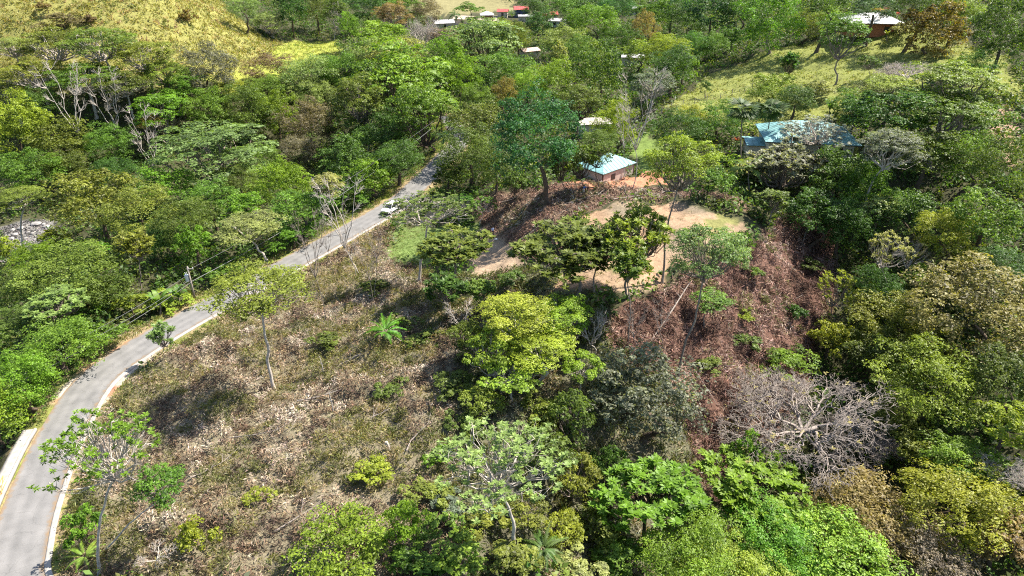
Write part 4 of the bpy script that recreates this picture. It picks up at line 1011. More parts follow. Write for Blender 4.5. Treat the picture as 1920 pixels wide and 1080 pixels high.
heap(x, y, g_, [(.185, .205, .048), (.225, .225, .065), (.14, .18, .04), (.26, .235, .09)], [3, 2, 2, 1], 6, .6, .18, .5, .25, 1.0, .5, M_UNDER, 'pasture_grass', 'short yellow-green grass of the hill pasture', 'grass')
x, y = scatter(Z_FIELD, .8, g_)
heap(x, y, g_, [(.25, .28, .05), (.30, .28, .07), (.18, .24, .05)], [3, 1.5, 1], 6, .6, .25, .6, .25, 1.0, .5, M_UNDER, 'field_grass', 'yellow-green grass of the flat field behind the golden hill', 'grass')
# verge grass left of the road
n = 4200; i_ = g_.integers(4, n_r - 1, n); T_ = unit(np.gradient(ROAD[:, :2], axis=0))[i_]; s_ = np.where(g_.random(n) < .7, -1, 1); o_ = (3.4 + g_.random(n) * 1.6) * s_
x = ROAD[i_, 0] + T_[:, 1] * o_ + g_.normal(size=n) * .5; y = ROAD[i_, 1] - T_[:, 0] * o_ + g_.normal(size=n) * .5
dr, _, sd_ = road_dist(x, y); k = (dr > np.where(sd_ > 0, 2.9, 3.5)) & ~inside(pull, x, y) & ~((y < 63) & (sd_ > 0)); 
heap(x[k], y[k], g_, [(.17, .21, .05), (.24, .24, .07), TAN, (.12, .18, .04)], [3, 2, 1.5, 2], 9, .4, .3, .4, .2, 1.2, .5, M_UNDER, 'verge_grass', 'green and straw-coloured grass on the road verges', 'grass')
# undergrowth of the woods: leafy mounds between the trunks
n = 31000; vv = g_.random(n); X = g_.uniform(-150, 150, n); Y = 30 + 290 * vv
X *= np.clip(.45 + Y / 230, .5, 1.4) * .86
free = np.ones(n, bool)
for p_ in (Z_SLASH, Z_RED, Z_RIDGE, Z_SAND, Z_PATH, Z_LAWN, Z_BANK, Z_GOLD, Z_FIELD, Z_HILL, Z_HLAWN, Z_HLAWN2, Z_DIRT, Z_YARD, pull, Z_RIVER): free &= ~inside(p_, X, Y)
dr, _, sd_ = road_dist(X, Y); free &= dr > 5.2
X, Y = X[free], Y[free]
heap(X, Y, g_, [(.065, .12, .022), (.09, .165, .022), (.12, .145, .035), (.055, .09, .02), (.15, .20, .035)], [3, 2, 2, 2, 1], 17, 1.35, 1.9, .62, .5, .3, .7, M_UNDER, 'undergrowth', 'dark leafy undergrowth between the forest trees', 'undergrowth')  # leaf colours lightened so the shadowed gaps between crowns don't go black
# the wood that closes the valley behind the village
n = 2600; X = g_.uniform(-230, 230, n); Y = g_.uniform(330, 600, n)
k = ~inside(Z_YARD, X, Y) & ~inside(Z_HILL2, X, Y) & (np.abs(X - 0) + (Y - 300) > 70); X, Y = X[k], Y[k]
heap(X, Y, g_, [(.035, .07, .02), (.06, .115, .024), (.09, .12, .035), (.045, .07, .03)], [3, 2, 2, 2], 70, 5.0, 9, 1.1, .55, .3, .7, M_UNDER, 'far_wood', 'mixed dark wood closing the valley behind the village', 'wood')

# ------------------------------------------------------------------ palms, ferns and bananas: each frond a part
def frond_mesh(L, wid, droop, segs=9, leaflets=11, fan=False):
    V, Fq = [], []
    def pt(t): return np.array([t * L, 0, math.sin(t * 1.1) * L * .35 - droop * t * t * L])
    if fan:
        n = 9
        for i in range(n):
            a = (i / (n - 1) - .5) * 2.6; q0 = pt(.45); dirn = np.array([math.cos(a), math.sin(a), -.25 - .2 * abs(a)]) * L * .6
            s = np.array([-math.sin(a), math.cos(a), 0]) * wid * .12
            b = len(V); V += [q0, q0 + dirn * .55 + s, q0 + dirn, q0 + dirn * .55 - s]; Fq.append((b, b + 1, b + 2, b + 3))
        b = len(V); V += [pt(0) + (0, .03, 0), pt(0) - (0, .03, 0), pt(.5) - (0, .02, 0), pt(.5) + (0, .02, 0)]; Fq.append((b, b + 1, b + 2, b + 3))
    else:
        for i in range(leaflets):
            t = .12 + .88 * i / leaflets; p = pt(t); q = pt(min(t + .09, 1.05)); ln = wid * math.sin(min(t * 1.15 + .12, 1) * math.pi * .93) + .1 * wid
            for s in (-1, 1):
                tip = p + np.array([ln * .55, s * ln, -ln * .35]); b = len(V)
                V += [p, tip * .5 + p * .5 + np.array([.05 * L, 0, .02]), tip, q]; Fq.append((b, b + 1, b + 2, b + 3) if s < 0 else (b, b + 3, b + 2, b + 1))
    n = len(V); return np_mesh('frond', np.array(V), np.array(Fq), M_LEAF, tint=np.repeat(rng.uniform(.3, .8, n // 4), 4))
def banana_leaf(L, wid):
    V, Fq = [], []
    for i in range(7):
        t = i / 6; x = t * L * .75; z = math.sin(t * 1.9) * L * .6; w_ = wid * math.sin(min(.08 + t, .98) * math.pi) ** .6
        V += [(x, -w_, z - .12 * w_), (x, 0, z), (x, w_, z - .12 * w_)]
    for i in range(6):
        for j in range(2): Fq.append((i * 3 + j, i * 3 + j + 1, (i + 1) * 3 + j + 1, (i + 1) * 3 + j))
    return np_mesh('leaf', np.array(V), np.array(Fq), M_LEAF, tint=np.full(21, .5))
FR = dict(fan=[frond_mesh(1, .55, .5, fan=True), frond_mesh(1, .5, .8, fan=True)], feather=[frond_mesh(1, .26, .35), frond_mesh(1, .28, .65), frond_mesh(1, .24, .9)], low=[frond_mesh(1, .2, .3, leaflets=14), frond_mesh(1, .22, .6, leaflets=14)], banana=[banana_leaf(1, .16)])
def palm(label, bu, bv, cu, cv, r_px, style, n, colr, name='palm_tree', group=None, trunk_r=.16, part='frond'):
    G, t = on_ground(bu, bv); d = ray(cu, cv); tt = G[1] / d[1]; c = Vector((d[0] * tt, G[1], CAM_Z + d[2] * tt)); off = c - Vector(G)
    if off.z < .3: off = Vector((0, 0, .3))
    root = empty(name, tuple(G)); tag(root, label, 'palm' if name == 'palm_tree' else 'plant', group)
    ax = off - Vector((0, 0, -.3))
    b = BOLES[2]; o = bpy.data.objects.new('trunk', b); link(o, root); o.location = (0, 0, -.3)
    if not b.materials: b.materials.append(None)
    o.material_slots[0].link = 'OBJECT'; o.material_slots[0].material = M_GREYB
    o.rotation_euler = ax.to_track_quat('Z', 'X').to_euler(); o.scale = (trunk_r, trunk_r, ax.length)
    L = r_px * tt * 1.1; g = random.Random(int(bu * 7 + bv))
    for i in range(n):
        f = bpy.data.objects.new(part, g.choice(FR[style])); link(f, root); f.location = off
        el = g.uniform(-.55, .75) if style == 'fan' else g.uniform(-.25, .8)
        if style == 'banana': el = g.uniform(-.1, .5)
        f.rotation_euler = (g.uniform(-.2, .2), -el, i * 2.4 + g.random() * .4); s = L * g.uniform(.8, 1.15); f.scale = (s, s, s)
        k = g.uniform(.8, 1.25); f.color = (colr[0] * k, colr[1] * k, colr[2] * k, .92)
palm('fan palm with a tall trunk left of its twin beside the teal house', 1388, 305, 1392, 205, 27, 'fan', 26, (.065, .105, .03), group='palms in the house garden')
palm('fan palm with a tall trunk right of its twin beside the teal house', 1436, 285, 1446, 203, 27, 'fan', 26, (.065, .105, .03), group='palms in the house garden')
palm('small coconut palm with arching fronds at the edge of the garden', 1405, 357, 1403, 318, 40, 'feather', 15, (.12, .17, .04), group='palms in the house garden')
palm('slim palm with yellow and orange crown in front of the white-roofed house', 1646, 68, 1652, 22, 14, 'feather', 12, (.25, .18, .05), trunk_r=.12)
palm('feathery palm among the village roofs', 852, 62, 854, 30, 15, 'feather', 14, (.07, .12, .04), group='palms in the valley')
palm('second feathery palm below the village red roof', 958, 52, 958, 26, 13, 'feather', 14, (.07, .12, .04), group='palms in the valley')
palm('feathery palm rising from the olive trees by the end of the road', 842, 300, 842, 256, 28, 'feather', 16, (.05, .12, .05), group='palms in the valley')
palm('pale feathery palm beside the lime-green valley crown', 765, 95, 765, 70, 18, 'feather', 15, (.14, .18, .06), group='palms in the valley')
palm('bright green ground palm on the cleared slope', 722, 640, 722, 622, 34, 'low', 20, (.09, .21, .02), 'ground_palm', part='frond')
palm('small palm at the foot of the sparse bright tree by the road', 158, 1060, 158, 1042, 30, 'low', 12, (.18, .26, .04), 'ground_palm', part='frond')
palm('fern-like plant with long leaves at the bottom edge centre', 1018, 1050, 1018, 1030, 46, 'low', 22, (.075, .13, .03), 'ground_palm', part='frond')
palm('banana plant with upright leaves above the teal house', 1555, 222, 1556, 205, 20, 'banana', 9, (.07, .14, .03), 'banana_plant', part='leaf')
palm('banana plant left of the fan palms below the pasture fence', 1318, 226, 1318, 214, 12, 'banana', 7, (.06, .16, .03), 'banana_plant', part='leaf')
palm('leafy roadside banana plant right of the yellow-green verge bush', 300, 592, 300, 570, 28, 'banana', 10, (.13, .22, .04), 'banana_plant', part='leaf')
palm('leafy roadside banana plant near the foot of the utility pole', 335, 576, 335, 556, 26, 'banana', 10, (.11, .20, .04), 'banana_plant', part='leaf')
palm('red-leaved garden plant between the fan palms and the slender tree', 1380, 285, 1380, 268, 11, 'banana', 12, (.20, .04, .035), 'garden_plant', part='leaf')
palm('red-leaved garden plant behind the right end of the white roof', 1682, 42, 1682, 30, 9, 'banana', 14, (.30, .07, .07), 'garden_plant', part='leaf')
palm('pinkish red garden plant behind the middle of the white roof', 1662, 34, 1662, 22, 9, 'banana', 14, (.32, .08, .09), 'garden_plant', part='leaf')
palm('small yellow-green garden plant in front of the brick wall', 1663, 78, 1663, 66, 10, 'banana', 10, (.22, .24, .05), 'garden_plant', part='leaf')
palm('spiky lime-green plant beside the orange-tinted tree', 1722, 40, 1722, 28, 11, 'banana', 12, (.17, .28, .04), 'garden_plant', part='leaf')

# ------------------------------------------------------------------ buildings
def hip_roof(mb_add, L, W, z, rise, over, ridge, th=.12):
    """hip roof faces as separate sheets; ridge along x"""
    a, b = L / 2 + over, W / 2 + over; r = max(ridge / 2, .01)
    lo = [(-a, -b, z), (a, -b, z), (a, b, z), (-a, b, z)]; R0, R1 = (-r, 0, z + rise), (r, 0, z + rise)
    return [[lo[0], lo[1], R1, R0], [lo[1], lo[2], R1], [lo[2], lo[3], R0, R1], [lo[3], lo[0], R0]]
def sheet(face, th=.08):
    mb = MB(); n = len(face); top = [Vector(v) for v in face]; bot = [v - Vector((0, 0, th)) for v in top]
    mb.add(top + bot, [tuple(range(n)), tuple(range(2 * n - 1, n - 1, -1))] + [(i, n + i, n + (i + 1) % n, (i + 1) % n) for i in range(n)]); return mb
def ribs(face, parent, mat, step=.9):
    """standing seams of a metal roof sheet, as one ribbed part"""
    e0, e1 = Vector(face[0]), Vector(face[1]); ux = (e1 - e0).normalized(); n = len(face); L = (e1 - e0).length
    top = sum((Vector(v) for v in face[2:]), Vector()) / (n - 2); up = (top - e0) - ux * (top - e0).dot(ux); H_ = up.length; up = up.normalized(); nrm = ux.cross(up)
    xl = (Vector(face[-1]) - e0).dot(ux) if n == 4 else (Vector(face[2]) - e0).dot(ux); xr = (Vector(face[2]) - e0).dot(ux)
    mb = MB(); s = step / 2
    while s < L:
        h = H_
        if s < xl: h = H_ * s / max(xl, .01)
        elif s > xr: h = H_ * (L - s) / max(L - xr, .01)
        if h > .2:
            p = e0 + ux * s + nrm * .02; q = p + up * h * .98; mb.tube([p, q], .03, 4)
        s += step
    if mb.v: mb.build('seam', mat, parent)['kind'] = 'stuff'
def house(name, label, u, v, L, W, Hw, rise, rz, roofm, wallm, ridge=None, over=.5, openings=(), hip=True, cat='house', group=None, sink=.5, posts=False, base_z=None):
    G, _ = on_ground(u, v); root = empty(name, tuple(G), rz); tag(root, label, cat, group)
    t = .15
    for nm, c, d in (('wall', (0, -W / 2, 0), (L, t)), ('wall', (0, W / 2, 0), (L, t)), ('wall', (-L / 2 + t / 2 , 0, 0), (t, W - t * 1.04)), ('wall', (L / 2 - t / 2, 0, 0), (t, W - t * 1.04))):
        MB().box((c[0], c[1], (Hw - sink) / 2), (d[0], d[1], Hw + sink)).build(nm, wallm, root)
    faces = hip_roof(None, L, W, Hw, rise, over, L * .35 if ridge is None else ridge) if hip else None
    if not hip:      # low gable: two sheets
        a, b = L / 2 + over, W / 2 + over; faces = [[(-a, -b, Hw - .05), (a, -b, Hw - .05), (a, 0, Hw + rise), (-a, 0, Hw + rise)], [(a, b, Hw - .05), (-a, b, Hw - .05), (-a, 0, Hw + rise + .004), (a, 0, Hw + rise + .004)]]
    for f in faces:
        ro = sheet(f).build('roof', roofm, root); ribs(f, ro, roofm)
    a, b = L / 2 + over, W / 2 + over
    for c, d in (((0, -b + .04, Hw - .13), (2 * a - .1, .06, .16)), ((0, b - .04, Hw - .13), (2 * a - .1, .06, .16)), ((a - .04, 0, Hw - .13), (.06, 2 * b - .2, .16)), ((-a + .04, 0, Hw - .13), (.06, 2 * b - .2, .16))):
        MB().box(c, d).build('fascia', M_BROWNP, root)
    for kind_, side, s, zc, w_, h_ in openings:                      # openings: frame with pane / leaf set proud of the wall
        face = dict(f=(s, -W / 2 - .09, 0), b=(s, W / 2 + .09, math.pi), r=(L / 2 + .03, s, math.pi / 2), l=(-L / 2 - .03, s, -math.pi / 2))[side]
        o = MB().box((0, 0, zc), (w_ + .16, .05, h_ + .16)).build('window' if kind_ == 'w' else 'door', M_BROWNP, root); o.location = (face[0], face[1], 0); o.rotation_euler = (0, 0, face[2])
        MB().box((0, -.035, zc), (w_, .03, h_)).build('pane' if kind_ == 'w' else 'door_leaf', M_DARK, o)
    if posts:
        for sx in (-1, 1):
            for sy in (-1, 1): MB().box((sx * (L / 2 + .02), sy * (W / 2 + .02), Hw / 2 - .3), (.2, .2, Hw + .5)).build('corner_post', M_BROWNP, root)
    return root
house('garden_hut', 'pinkish hut with a teal hip roof beside the bare white trunk', 1134, 334, 8.6, 6.2, 2.7, 1.9, math.radians(42), M_TEAL, M_WALLPK, 1.6, .35, (('d', 'r', 1.2, 1.0, .9, 2.0), ('w', 'f', -1.5, 1.4, 1.0, .9)), posts=True, cat='hut')
house('villa', 'house under a large teal hip roof hidden by a grey-leaved tree', 1505, 282, 15, 9.5, 3.0, 2.6, math.radians(-8), M_TEAL, simple('cream_render', (.55, .48, .38), .9, .1, 1), 5.5, .9, (('w', 'f', -4, 1.5, 1.4, 1.2), ('w', 'f', 2, 1.5, 1.4, 1.2), ('d', 'f', 5, 1.05, 1.0, 2.1), ('w', 'r', 0, 1.5, 1.4, 1.2)))
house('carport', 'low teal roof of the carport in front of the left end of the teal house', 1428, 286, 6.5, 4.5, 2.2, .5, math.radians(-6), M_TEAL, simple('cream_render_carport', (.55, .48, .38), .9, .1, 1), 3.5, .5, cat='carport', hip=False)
house('hilltop_house', 'house with white hip roof and orange brick wall above the pasture', 1628, 62, 13, 7.5, 3.0, 2.0, math.radians(-6), M_WHITE, M_BRICK, 4.5, .8, (('w', 'f', 3.0, 1.5, 1.3, 1.2), ('d', 'f', 5.3, 1.05, .9, 2.1), ('w', 'f', -3, 1.5, 1.3, 1.2), ('w', 'r', 0, 1.5, 1.2, 1.1)))
VG = 'village houses at the back of the valley'
M_BLUEW = simple('dark_blue_wall', (.05, .06, .12), .8, .2, 1); M_CREAM = simple('village_cream_wall', (.48, .42, .34), .9, .15, 1)
house('village_house', 'red-roofed house with dark blue walls, highest in the village', 977, 32, 6, 5, 3.6, 1.2, .05, M_REDR, M_BLUEW, None, .5, (('d', 'f', -1, 1, .9, 2), ('w', 'f', 1.5, 1.6, 1.1, 1)), hip=False, group=VG)
house('village_house', 'small house with a faded red roof left of the dark blue house', 943, 32, 4.5, 4, 2.6, .9, -.1, M_REDR, M_CREAM, None, .4, (('d', 'f', 0, 1, .9, 2),), hip=False, group=VG)
house('village_house', 'red-roofed house right of the dark blue house', 1030, 38, 6.5, 5, 2.6, 1.1, .12, M_REDR, M_CREAM, None, .5, (('d', 'f', -1.5, 1, .9, 2), ('w', 'f', 1.2, 1.4, 1.1, 1)), hip=False, group=VG)
house('village_house', 'house with white walls and grey roof under the right red roof', 1046, 50, 7, 4.5, 2.6, .8, -.25, M_GREYR, M_WHITE, None, .4, (('d', 'f', 1.5, 1, .9, 2), ('w', 'f', -1.2, 1.4, 1.1, 1)), hip=False, group=VG)
house('village_house', 'long pale roof directly under the dark blue house', 988, 40, 7.5, 3.5, 2.4, .5, .04, M_GREYR, M_CREAM, None, .4, hip=False, group=VG)
house('village_house', 'grey sheet roof at the left end of the village', 832, 54, 8, 6, 2.6, 1.0, .3, M_GREYR, M_CREAM, None, .4, (('d', 'f', 0, 1, .9, 2),), hip=False, group=VG)
M_BEIGE = simple('beige_roof', (.46, .37, .28), .8, .15, .8)
house('village_house', 'beige roofed house between the grey roof and the white roof', 872, 46, 8, 6, 2.6, 1.0, -.35, M_BEIGE, M_CREAM, None, .4, (('w', 'f', 0, 1.4, 1.2, 1),), hip=False, group=VG)
house('village_house', 'little building with a bright white hip roof in the village yard', 913, 38, 5, 4.5, 2.5, 1.2, .1, M_WHITE, M_BROWNP, 1.0, .6, group=VG)
house('shed', 'open shed with beige roof under the bright white hip roof', 905, 48, 7, 3.5, 2.3, .5, .1, M_BEIGE, M_CREAM, None, .4, hip=False, group=VG, cat='shed')
house('valley_house', 'grey sheet roof peeping out beside the dark mango-like tree', 1184, 122, 7, 4.5, 2.8, .6, -.15, M_GREYR, M_CREAM, None, .4, hip=False)
house('valley_house', 'pinkish roof peeping out above the yellow-green dome tree', 992, 108, 6, 4.5, 2.6, .7, .5, simple('pink_roof', (.5, .36, .30), .8, .15, 1), M_CREAM, None, .4, hip=False)
house('valley_house', 'pale flat roof behind the olive airy tree near the teal hut', 1112, 250, 6.5, 4.5, 2.8, .35, .15, simple('pale_roof', (.38, .34, .28), .8, .15, 1), M_CREAM, None, .4, hip=False)
house('valley_house', 'small white roof at the top edge in the wood right of the village', 1192, 26, 5, 4, 2.8, .8, .2, M_WHITE, M_CREAM, None, .4, hip=False)

# ------------------------------------------------------------------ utility pole and its wires
def pole_at(u, v, tu, tv, label, xformer):
    G, _ = on_ground(u, v); d = ray(tu, tv); t = G[1] / d[1]; top = Vector((d[0] * t, G[1], CAM_Z + d[2] * t)) - Vector(G)
    root = empty('utility_pole', tuple(G)); tag(root, label, 'pole', 'utility poles along the road')
    MB().tube([(0, 0, -.4), (top.x * .5, 0, top.z * .5), tuple(top)], [.17, .14, .10], 10).build('pole', M_WOODP, root, smooth=True)
    MB().box((top.x + .3, 0, top.z - .4), (1.1, .1, .1)).build('crossarm', M_WOODP, root)
    for s in (0.1, .75): MB().tube([(top.x + s, 0, top.z - .35), (top.x + s, 0, top.z - .12)], [.06, .05], 8).build('insulator', M_WHITE, root)
    if xformer:
        b = MB().tube([(top.x - .5, 0, top.z - 2.5), (top.x - .5, 0, top.z - 1.45)], .3, 12).build('transformer', M_METAL, root)
        MB().tube([(top.x - .5, 0, top.z - 1.45), (top.x - .5, 0, top.z - 1.35)], [.32, .18], 12).build('transformer_lid', M_METAL, b)
        for s in (-.12, .12): MB().tube([(top.x - .5 + s, 0, top.z - 1.37), (top.x - .5 + s, 0, top.z - 1.0)], .05, 6).build('bushing', M_WHITE, b)
        MB().box((top.x - .2, 0, top.z - 1.9), (.3, .08, .12)).build('bracket', M_METAL, b)
    return Vector(G), top
P1, T1 = pole_at(366, 562, 351, 500, 'grey utility pole with transformer beside the olive roadside tree', True)
w1 = P1 + T1
far_pt = Vector(on_ground(812, 300)[0]) + Vector((0, 0, 8.5)); near_pt = Vector(on_ground(-40, 890)[0]) + Vector((-4, 0, 8.0))
def wire(label, a, b, sag, r=.035):
    pts = [a.lerp(b, i / 16) - Vector((0, 0, sag * 4 * (i / 16) * (1 - i / 16))) for i in range(17)]
    tag(MB().tube(pts, r, 5).build('overhead_wire', M_WIRE), label, 'wire', 'overhead wires along the road')
wire('topmost thin wire running from the utility pole along the far road', w1 + Vector((.75, 0, -.2)), far_pt + Vector((.7, 0, .6)), 1.2, .018)
wire('thick bundled cable running from the utility pole along the far road', w1 + Vector((.05, 0, -2.6)), far_pt + Vector((0, 0, -1.2)), 1.6, .04)
wire('upper wire running from the utility pole towards the bridge walkway', w1 + Vector((-.3, 0, -1.5)), near_pt, 1.0, .02)
wire('middle wire running from the utility pole towards the bridge walkway', w1 + Vector((-.1, 0, -2.3)), near_pt + Vector((.35, 0, -.5)), 1.2, .022)
wire('lowest cable running from the utility pole towards the bridge walkway', w1 + Vector((0, 0, -2.7)), near_pt + Vector((.7, 0, -.8)), 1.4, .03)

# ------------------------------------------------------------------ white car on the road
def car():
    p = np.array(at(742, 397, .5)); j = int(np.argmin(np.linalg.norm(ROAD[:, :2] - p[:2], axis=1))); T = unit(ROAD[j + 1][:2] - ROAD[j - 1][:2]); n = np.array([T[1], -T[0]])
    loc = ROAD[j][:2] + n * 1.35; rz = math.atan2(T[1], T[0]) + math.pi      # coming towards us
    root = empty('parked_car', (loc[0], loc[1], ROAD[j][2])); root.rotation_euler = (0, 0, rz); tag(root, 'white car on the road half hidden behind a leafy branch', 'car')
    prof = [(2.15, .35), (2.2, .75), (2.0, .95), (1.1, 1.05), (-1.9, 1.05), (-2.15, .95), (-2.2, .4)]
    mb = MB(); W = .88; k = len(prof)
    mb.add([(x, -W, z) for x, z in prof] + [(x, W, z) for x, z in prof], [tuple(range(k)), tuple(range(2 * k - 1, k - 1, -1))] + [((i + 1) % k, i, k + i, k + (i + 1) % k) for i in range(k)])
    mb.build('body', M_CARW, root, .06)
    mb = MB(); b = [(1.15, .82, 1.04), (-1.95, .82, 1.04)]; t = [(.45, .66, 1.62), (-1.75, .68, 1.62)]
    mb.add([(1.15, -.82, 1.04), (1.15, .82, 1.04), (-1.95, .82, 1.04), (-1.95, -.82, 1.04), (.45, -.66, 1.62), (.45, .66, 1.62), (-1.75, .68, 1.62), (-1.75, -.68, 1.62)], [(0, 1, 5, 4), (1, 2, 6, 5), (2, 3, 7, 6), (3, 0, 4, 7), (4, 5, 6, 7)])
    mb.build('cabin_glass', M_DARK, root)
    MB().box((-.65, 0, 1.65), (2.3, 1.38, .07)).build('roof', M_CARW, root, .03)
    for sx in (.42, -.62, -1.7):
        for s in (-1, 1): MB().tube([(sx + (.68 if sx > 0 else .1 if sx > -1 else -.18), s * .83, 1.05), (sx, s * .69, 1.63)], .045, 5).build('roof_pillar', M_CARW, root)
    for x in (1.35, -1.35):
        for s in (-1, 1):
            w_ = MB().tube([(x, s * .70, .34), (x, s * .92, .34)], .34, 18).build('wheel', M_RUB, root); MB().tube([(x, s * .925, .34), (x, s * .935, .34)], .2, 12).build('rim', M_METAL, w_)
    for s in (-1, 1):
        MB().box((2.17, s * .62, .78), (.1, .36, .16)).build('headlight', M_LAMP, root); MB().box((-2.17, s * .7, .82), (.08, .2, .22)).build('tail_light', M_REDR, root)
        MB().box((.95, s * .98, 1.1), (.14, .2, .14)).build('wing_mirror', M_CARW, root)
    MB().box((2.2, 0, .6), (.08, .9, .2)).build('grille', M_DARK, root); MB().box((2.2, 0, .42), (.1, 1.7, .16)).build('bumper', M_DARK, root)
car()

# ------------------------------------------------------------------ people
def person(u, v, face, label, shirt, trousers, lean=0.0, arms=.35):
    G, _ = on_ground(u, v); J = []; E = []; R = []
    def j(p, r, par=None):
        J.append(p); R.append(r)
        if par is not None: E.append((par, len(J) - 1))
        return len(J) - 1
    lx = math.sin(lean); up = lambda h: (lx * h, 0, .95 + h * math.cos(lean))
    pel = j((0, 0, .95), (.15, .11)); wa = j((up(.18)), (.135, .10), pel); ch = j(up(.42), (.165, .115), wa); ne = j(up(.56), (.06, .06), ch); h0 = j(up(.63), (.085, .09), ne); h1 = j(up(.74), (.09, .10), h0); h2 = j(up(.82), (.05, .055), h1)
    for s in (-1, 1):
        hip = j((0, s * .10, .88), (.095, .095), pel); kn = j((.03, s * .12, .48), (.065, .065), hip); an = j((0, s * .13, .09), (.045, .045), kn); j((.17, s * .14, .04), (.04, .03), an)
        c = up(.47); sh = j((c[0], s * .19, c[2]), (.062, .062), ch); el = j((c[0] + .03, s * (.24 + arms * .12), c[2] - .27), (.046, .046), sh); wr = j((c[0] + .2, s * (.22 + arms * .1), c[2] - .42), (.034, .034), el)
        for q in range(4): j((c[0] + .29 - .008 * abs(q - 1.4) , s * (.20 + arms * .1) + (q - 1.5) * .02, c[2] - .47), (.009, .009), wr)
        j((c[0] + .25, s * (.16 + arms * .1), c[2] - .42), (.010, .010), wr)
    me = bpy.data.meshes.new('body'); me.from_pydata(J, E, [])
    tmp = bpy.data.objects.new('tmp_body', me); COL.objects.link(tmp)
    sk = tmp.modifiers.new('skin', 'SKIN'); sk.use_smooth_shade = True
    for i, r in enumerate(R): me.skin_vertices[0].data[i].radius = r
    me.skin_vertices[0].data[0].use_root = True
    sb = tmp.modifiers.new('sub', 'SUBSURF'); sb.levels = sb.render_levels = 1
    dg = bpy.context.evaluated_depsgraph_get(); me2 = bpy.data.meshes.new_from_object(tmp.evaluated_get(dg)); bpy.data.objects.remove(tmp)
    me2.name = 'body'; me2.materials.clear()
    for m in (shirt, trousers, SKIN, HAIR, SHOE): me2.materials.append(m)
    for p in me2.polygons:
        c = p.center; h = c.z
        fz = .95 + .58 * math.cos(lean); p.material_index = 4 if h < .1 else 1 if h < .98 and abs(c.y) < .19 else 2 if (h > fz and not (h > fz + .17 or c.x < lx * .7 - .02)) else 3 if h > fz else 2 if (abs(c.y) > .2 and h < .95 + .25 * math.cos(lean)) else 0
    root = empty('person', tuple(G), face); tag(root, label, 'person', 'people on the plot')
    b = bpy.data.objects.new('body', me2); link(b, root)
    for s in (-1, 1):
        hx = up(.72); MB().tube([(hx[0] + .085, s * .035, hx[2]), (hx[0] + .097, s * .035, hx[2])], .012, 6).build('eye', M_DARK, root)
        MB().tube([(hx[0] - .01, s * .088, hx[2] - .02), (hx[0], s * .1, hx[2] + .01)], [.02, .016], 6).build('ear', SKIN, root)
    MB().tube([(hx[0] + .09, 0, hx[2] - .01), (hx[0] + .115, 0, hx[2] - .035)], [.01, .016], 6).build('nose', SKIN, root)
    MB().box((hx[0] + .088, 0, hx[2] - .07), (.012, .045, .01)).build('mouth', simple('lip', (.3, .1, .08), .6, .05), root)
SKIN = simple('skin', (.32, .17, .11), .6, .06, 5); HAIR = simple('dark_hair', (.015, .012, .01), .5, .1, 20); SHOE = simple('shoe', (.04, .035, .03), .6, .1, 5)
person(924, 444, math.radians(-70), 'person in a pale blue shirt and dark trousers standing on the bare path', simple('pale_blue_shirt', (.50, .56, .80), .8, .06, 6), simple('dark_trousers', (.03, .035, .06), .8, .1, 6))
person(1094, 364, math.radians(-60), 'person in a bright blue top bending over on the bank below the teal hut', simple('bright_blue_shirt', (.03, .12, .45), .8, .06, 6), simple('pale_trousers', (.45, .43, .40), .8, .1, 6), lean=.7)
# a small white sack lying beside the standing person
def sack():
    G, _ = on_ground(931, 450); mb = bmesh.new(); bmesh.ops.create_icosphere(mb, subdivisions=2, radius=1)
    for v in mb.verts: v.co = Vector((v.co.x * .42, v.co.y * .26, max(v.co.z * .2, -.12) + .1)) * (1 + .12 * math.sin(v.co.x * 7 + v.co.y * 5))
    me = bpy.data.meshes.new('sack'); mb.to_mesh(me); mb.free(); me.polygons.foreach_set('use_smooth', [True] * len(me.polygons))
    o = obj('sack', me, None, M_WHITE); o.location = G; tag(o, 'small white sack lying on the path beside the standing person', 'sack')
sack()

# ------------------------------------------------------------------ river stones
def boulder_mesh(seed):
    g = random.Random(seed); bm = bmesh.new(); bmesh.ops.create_icosphere(bm, subdivisions=2, radius=1); ph = [g.random() * 6 for _ in range(6)]
    for v in bm.verts:
        k = 1 + .16 * math.sin(v.co.x * 2.3 + ph[0]) + .14 * math.sin(v.co.y * 2.9 + ph[1]) + .12 * math.sin(v.co.z * 3.1 + ph[2]) + .06 * math.sin(v.co.x * 6 + v.co.y * 5 + ph[3]); v.co *= k; v.co.z *= .65
    me = bpy.data.meshes.new('boulder'); bm.to_mesh(me); bm.free(); me.materials.append(M_STONE); return me
BM_ = [boulder_mesh(s) for s in range(5)]
ST = [(68, 421, 9, 'long grey boulder at the upper middle of the river stones'), (82, 422, 4, 'small boulder right of the long grey boulder'), (90, 428, 7, 'rounded pale boulder at the right end of the river stones'), (40, 429, 6, 'grey boulder at the left of the upper row of river stones'), (24, 432, 5, 'boulder behind the leaning pale trunk'), (53, 437, 4, 'small pale stone in the middle of the river stones'), (62, 440, 4, 'pale stone right of the middle of the river stones'), (30, 442, 6, 'pale flat boulder touching the leaning trunk'), (40, 461, 5, 'dark boulder alone near the lower end of the river stones'), (22, 448, 5, 'grey stone left of the leaning trunk'), (48, 448, 4, 'pale stone below the middle of the river stones'), (67, 452, 4, 'reddish grey stone at the lower right of the river stones')]
for i, (u, v, r, lab) in enumerate(ST):
    G, t = on_ground(u, v); o = bpy.data.objects.new('boulder', BM_[i % 5]); COL.objects.link(o); s = r * t; o.location = (G[0], G[1], G[2] + s * .2); o.scale = (s, s * .8, s * .75); o.rotation_euler = (0, 0, i * 1.3); tag(o, lab, 'boulder', 'river stones')
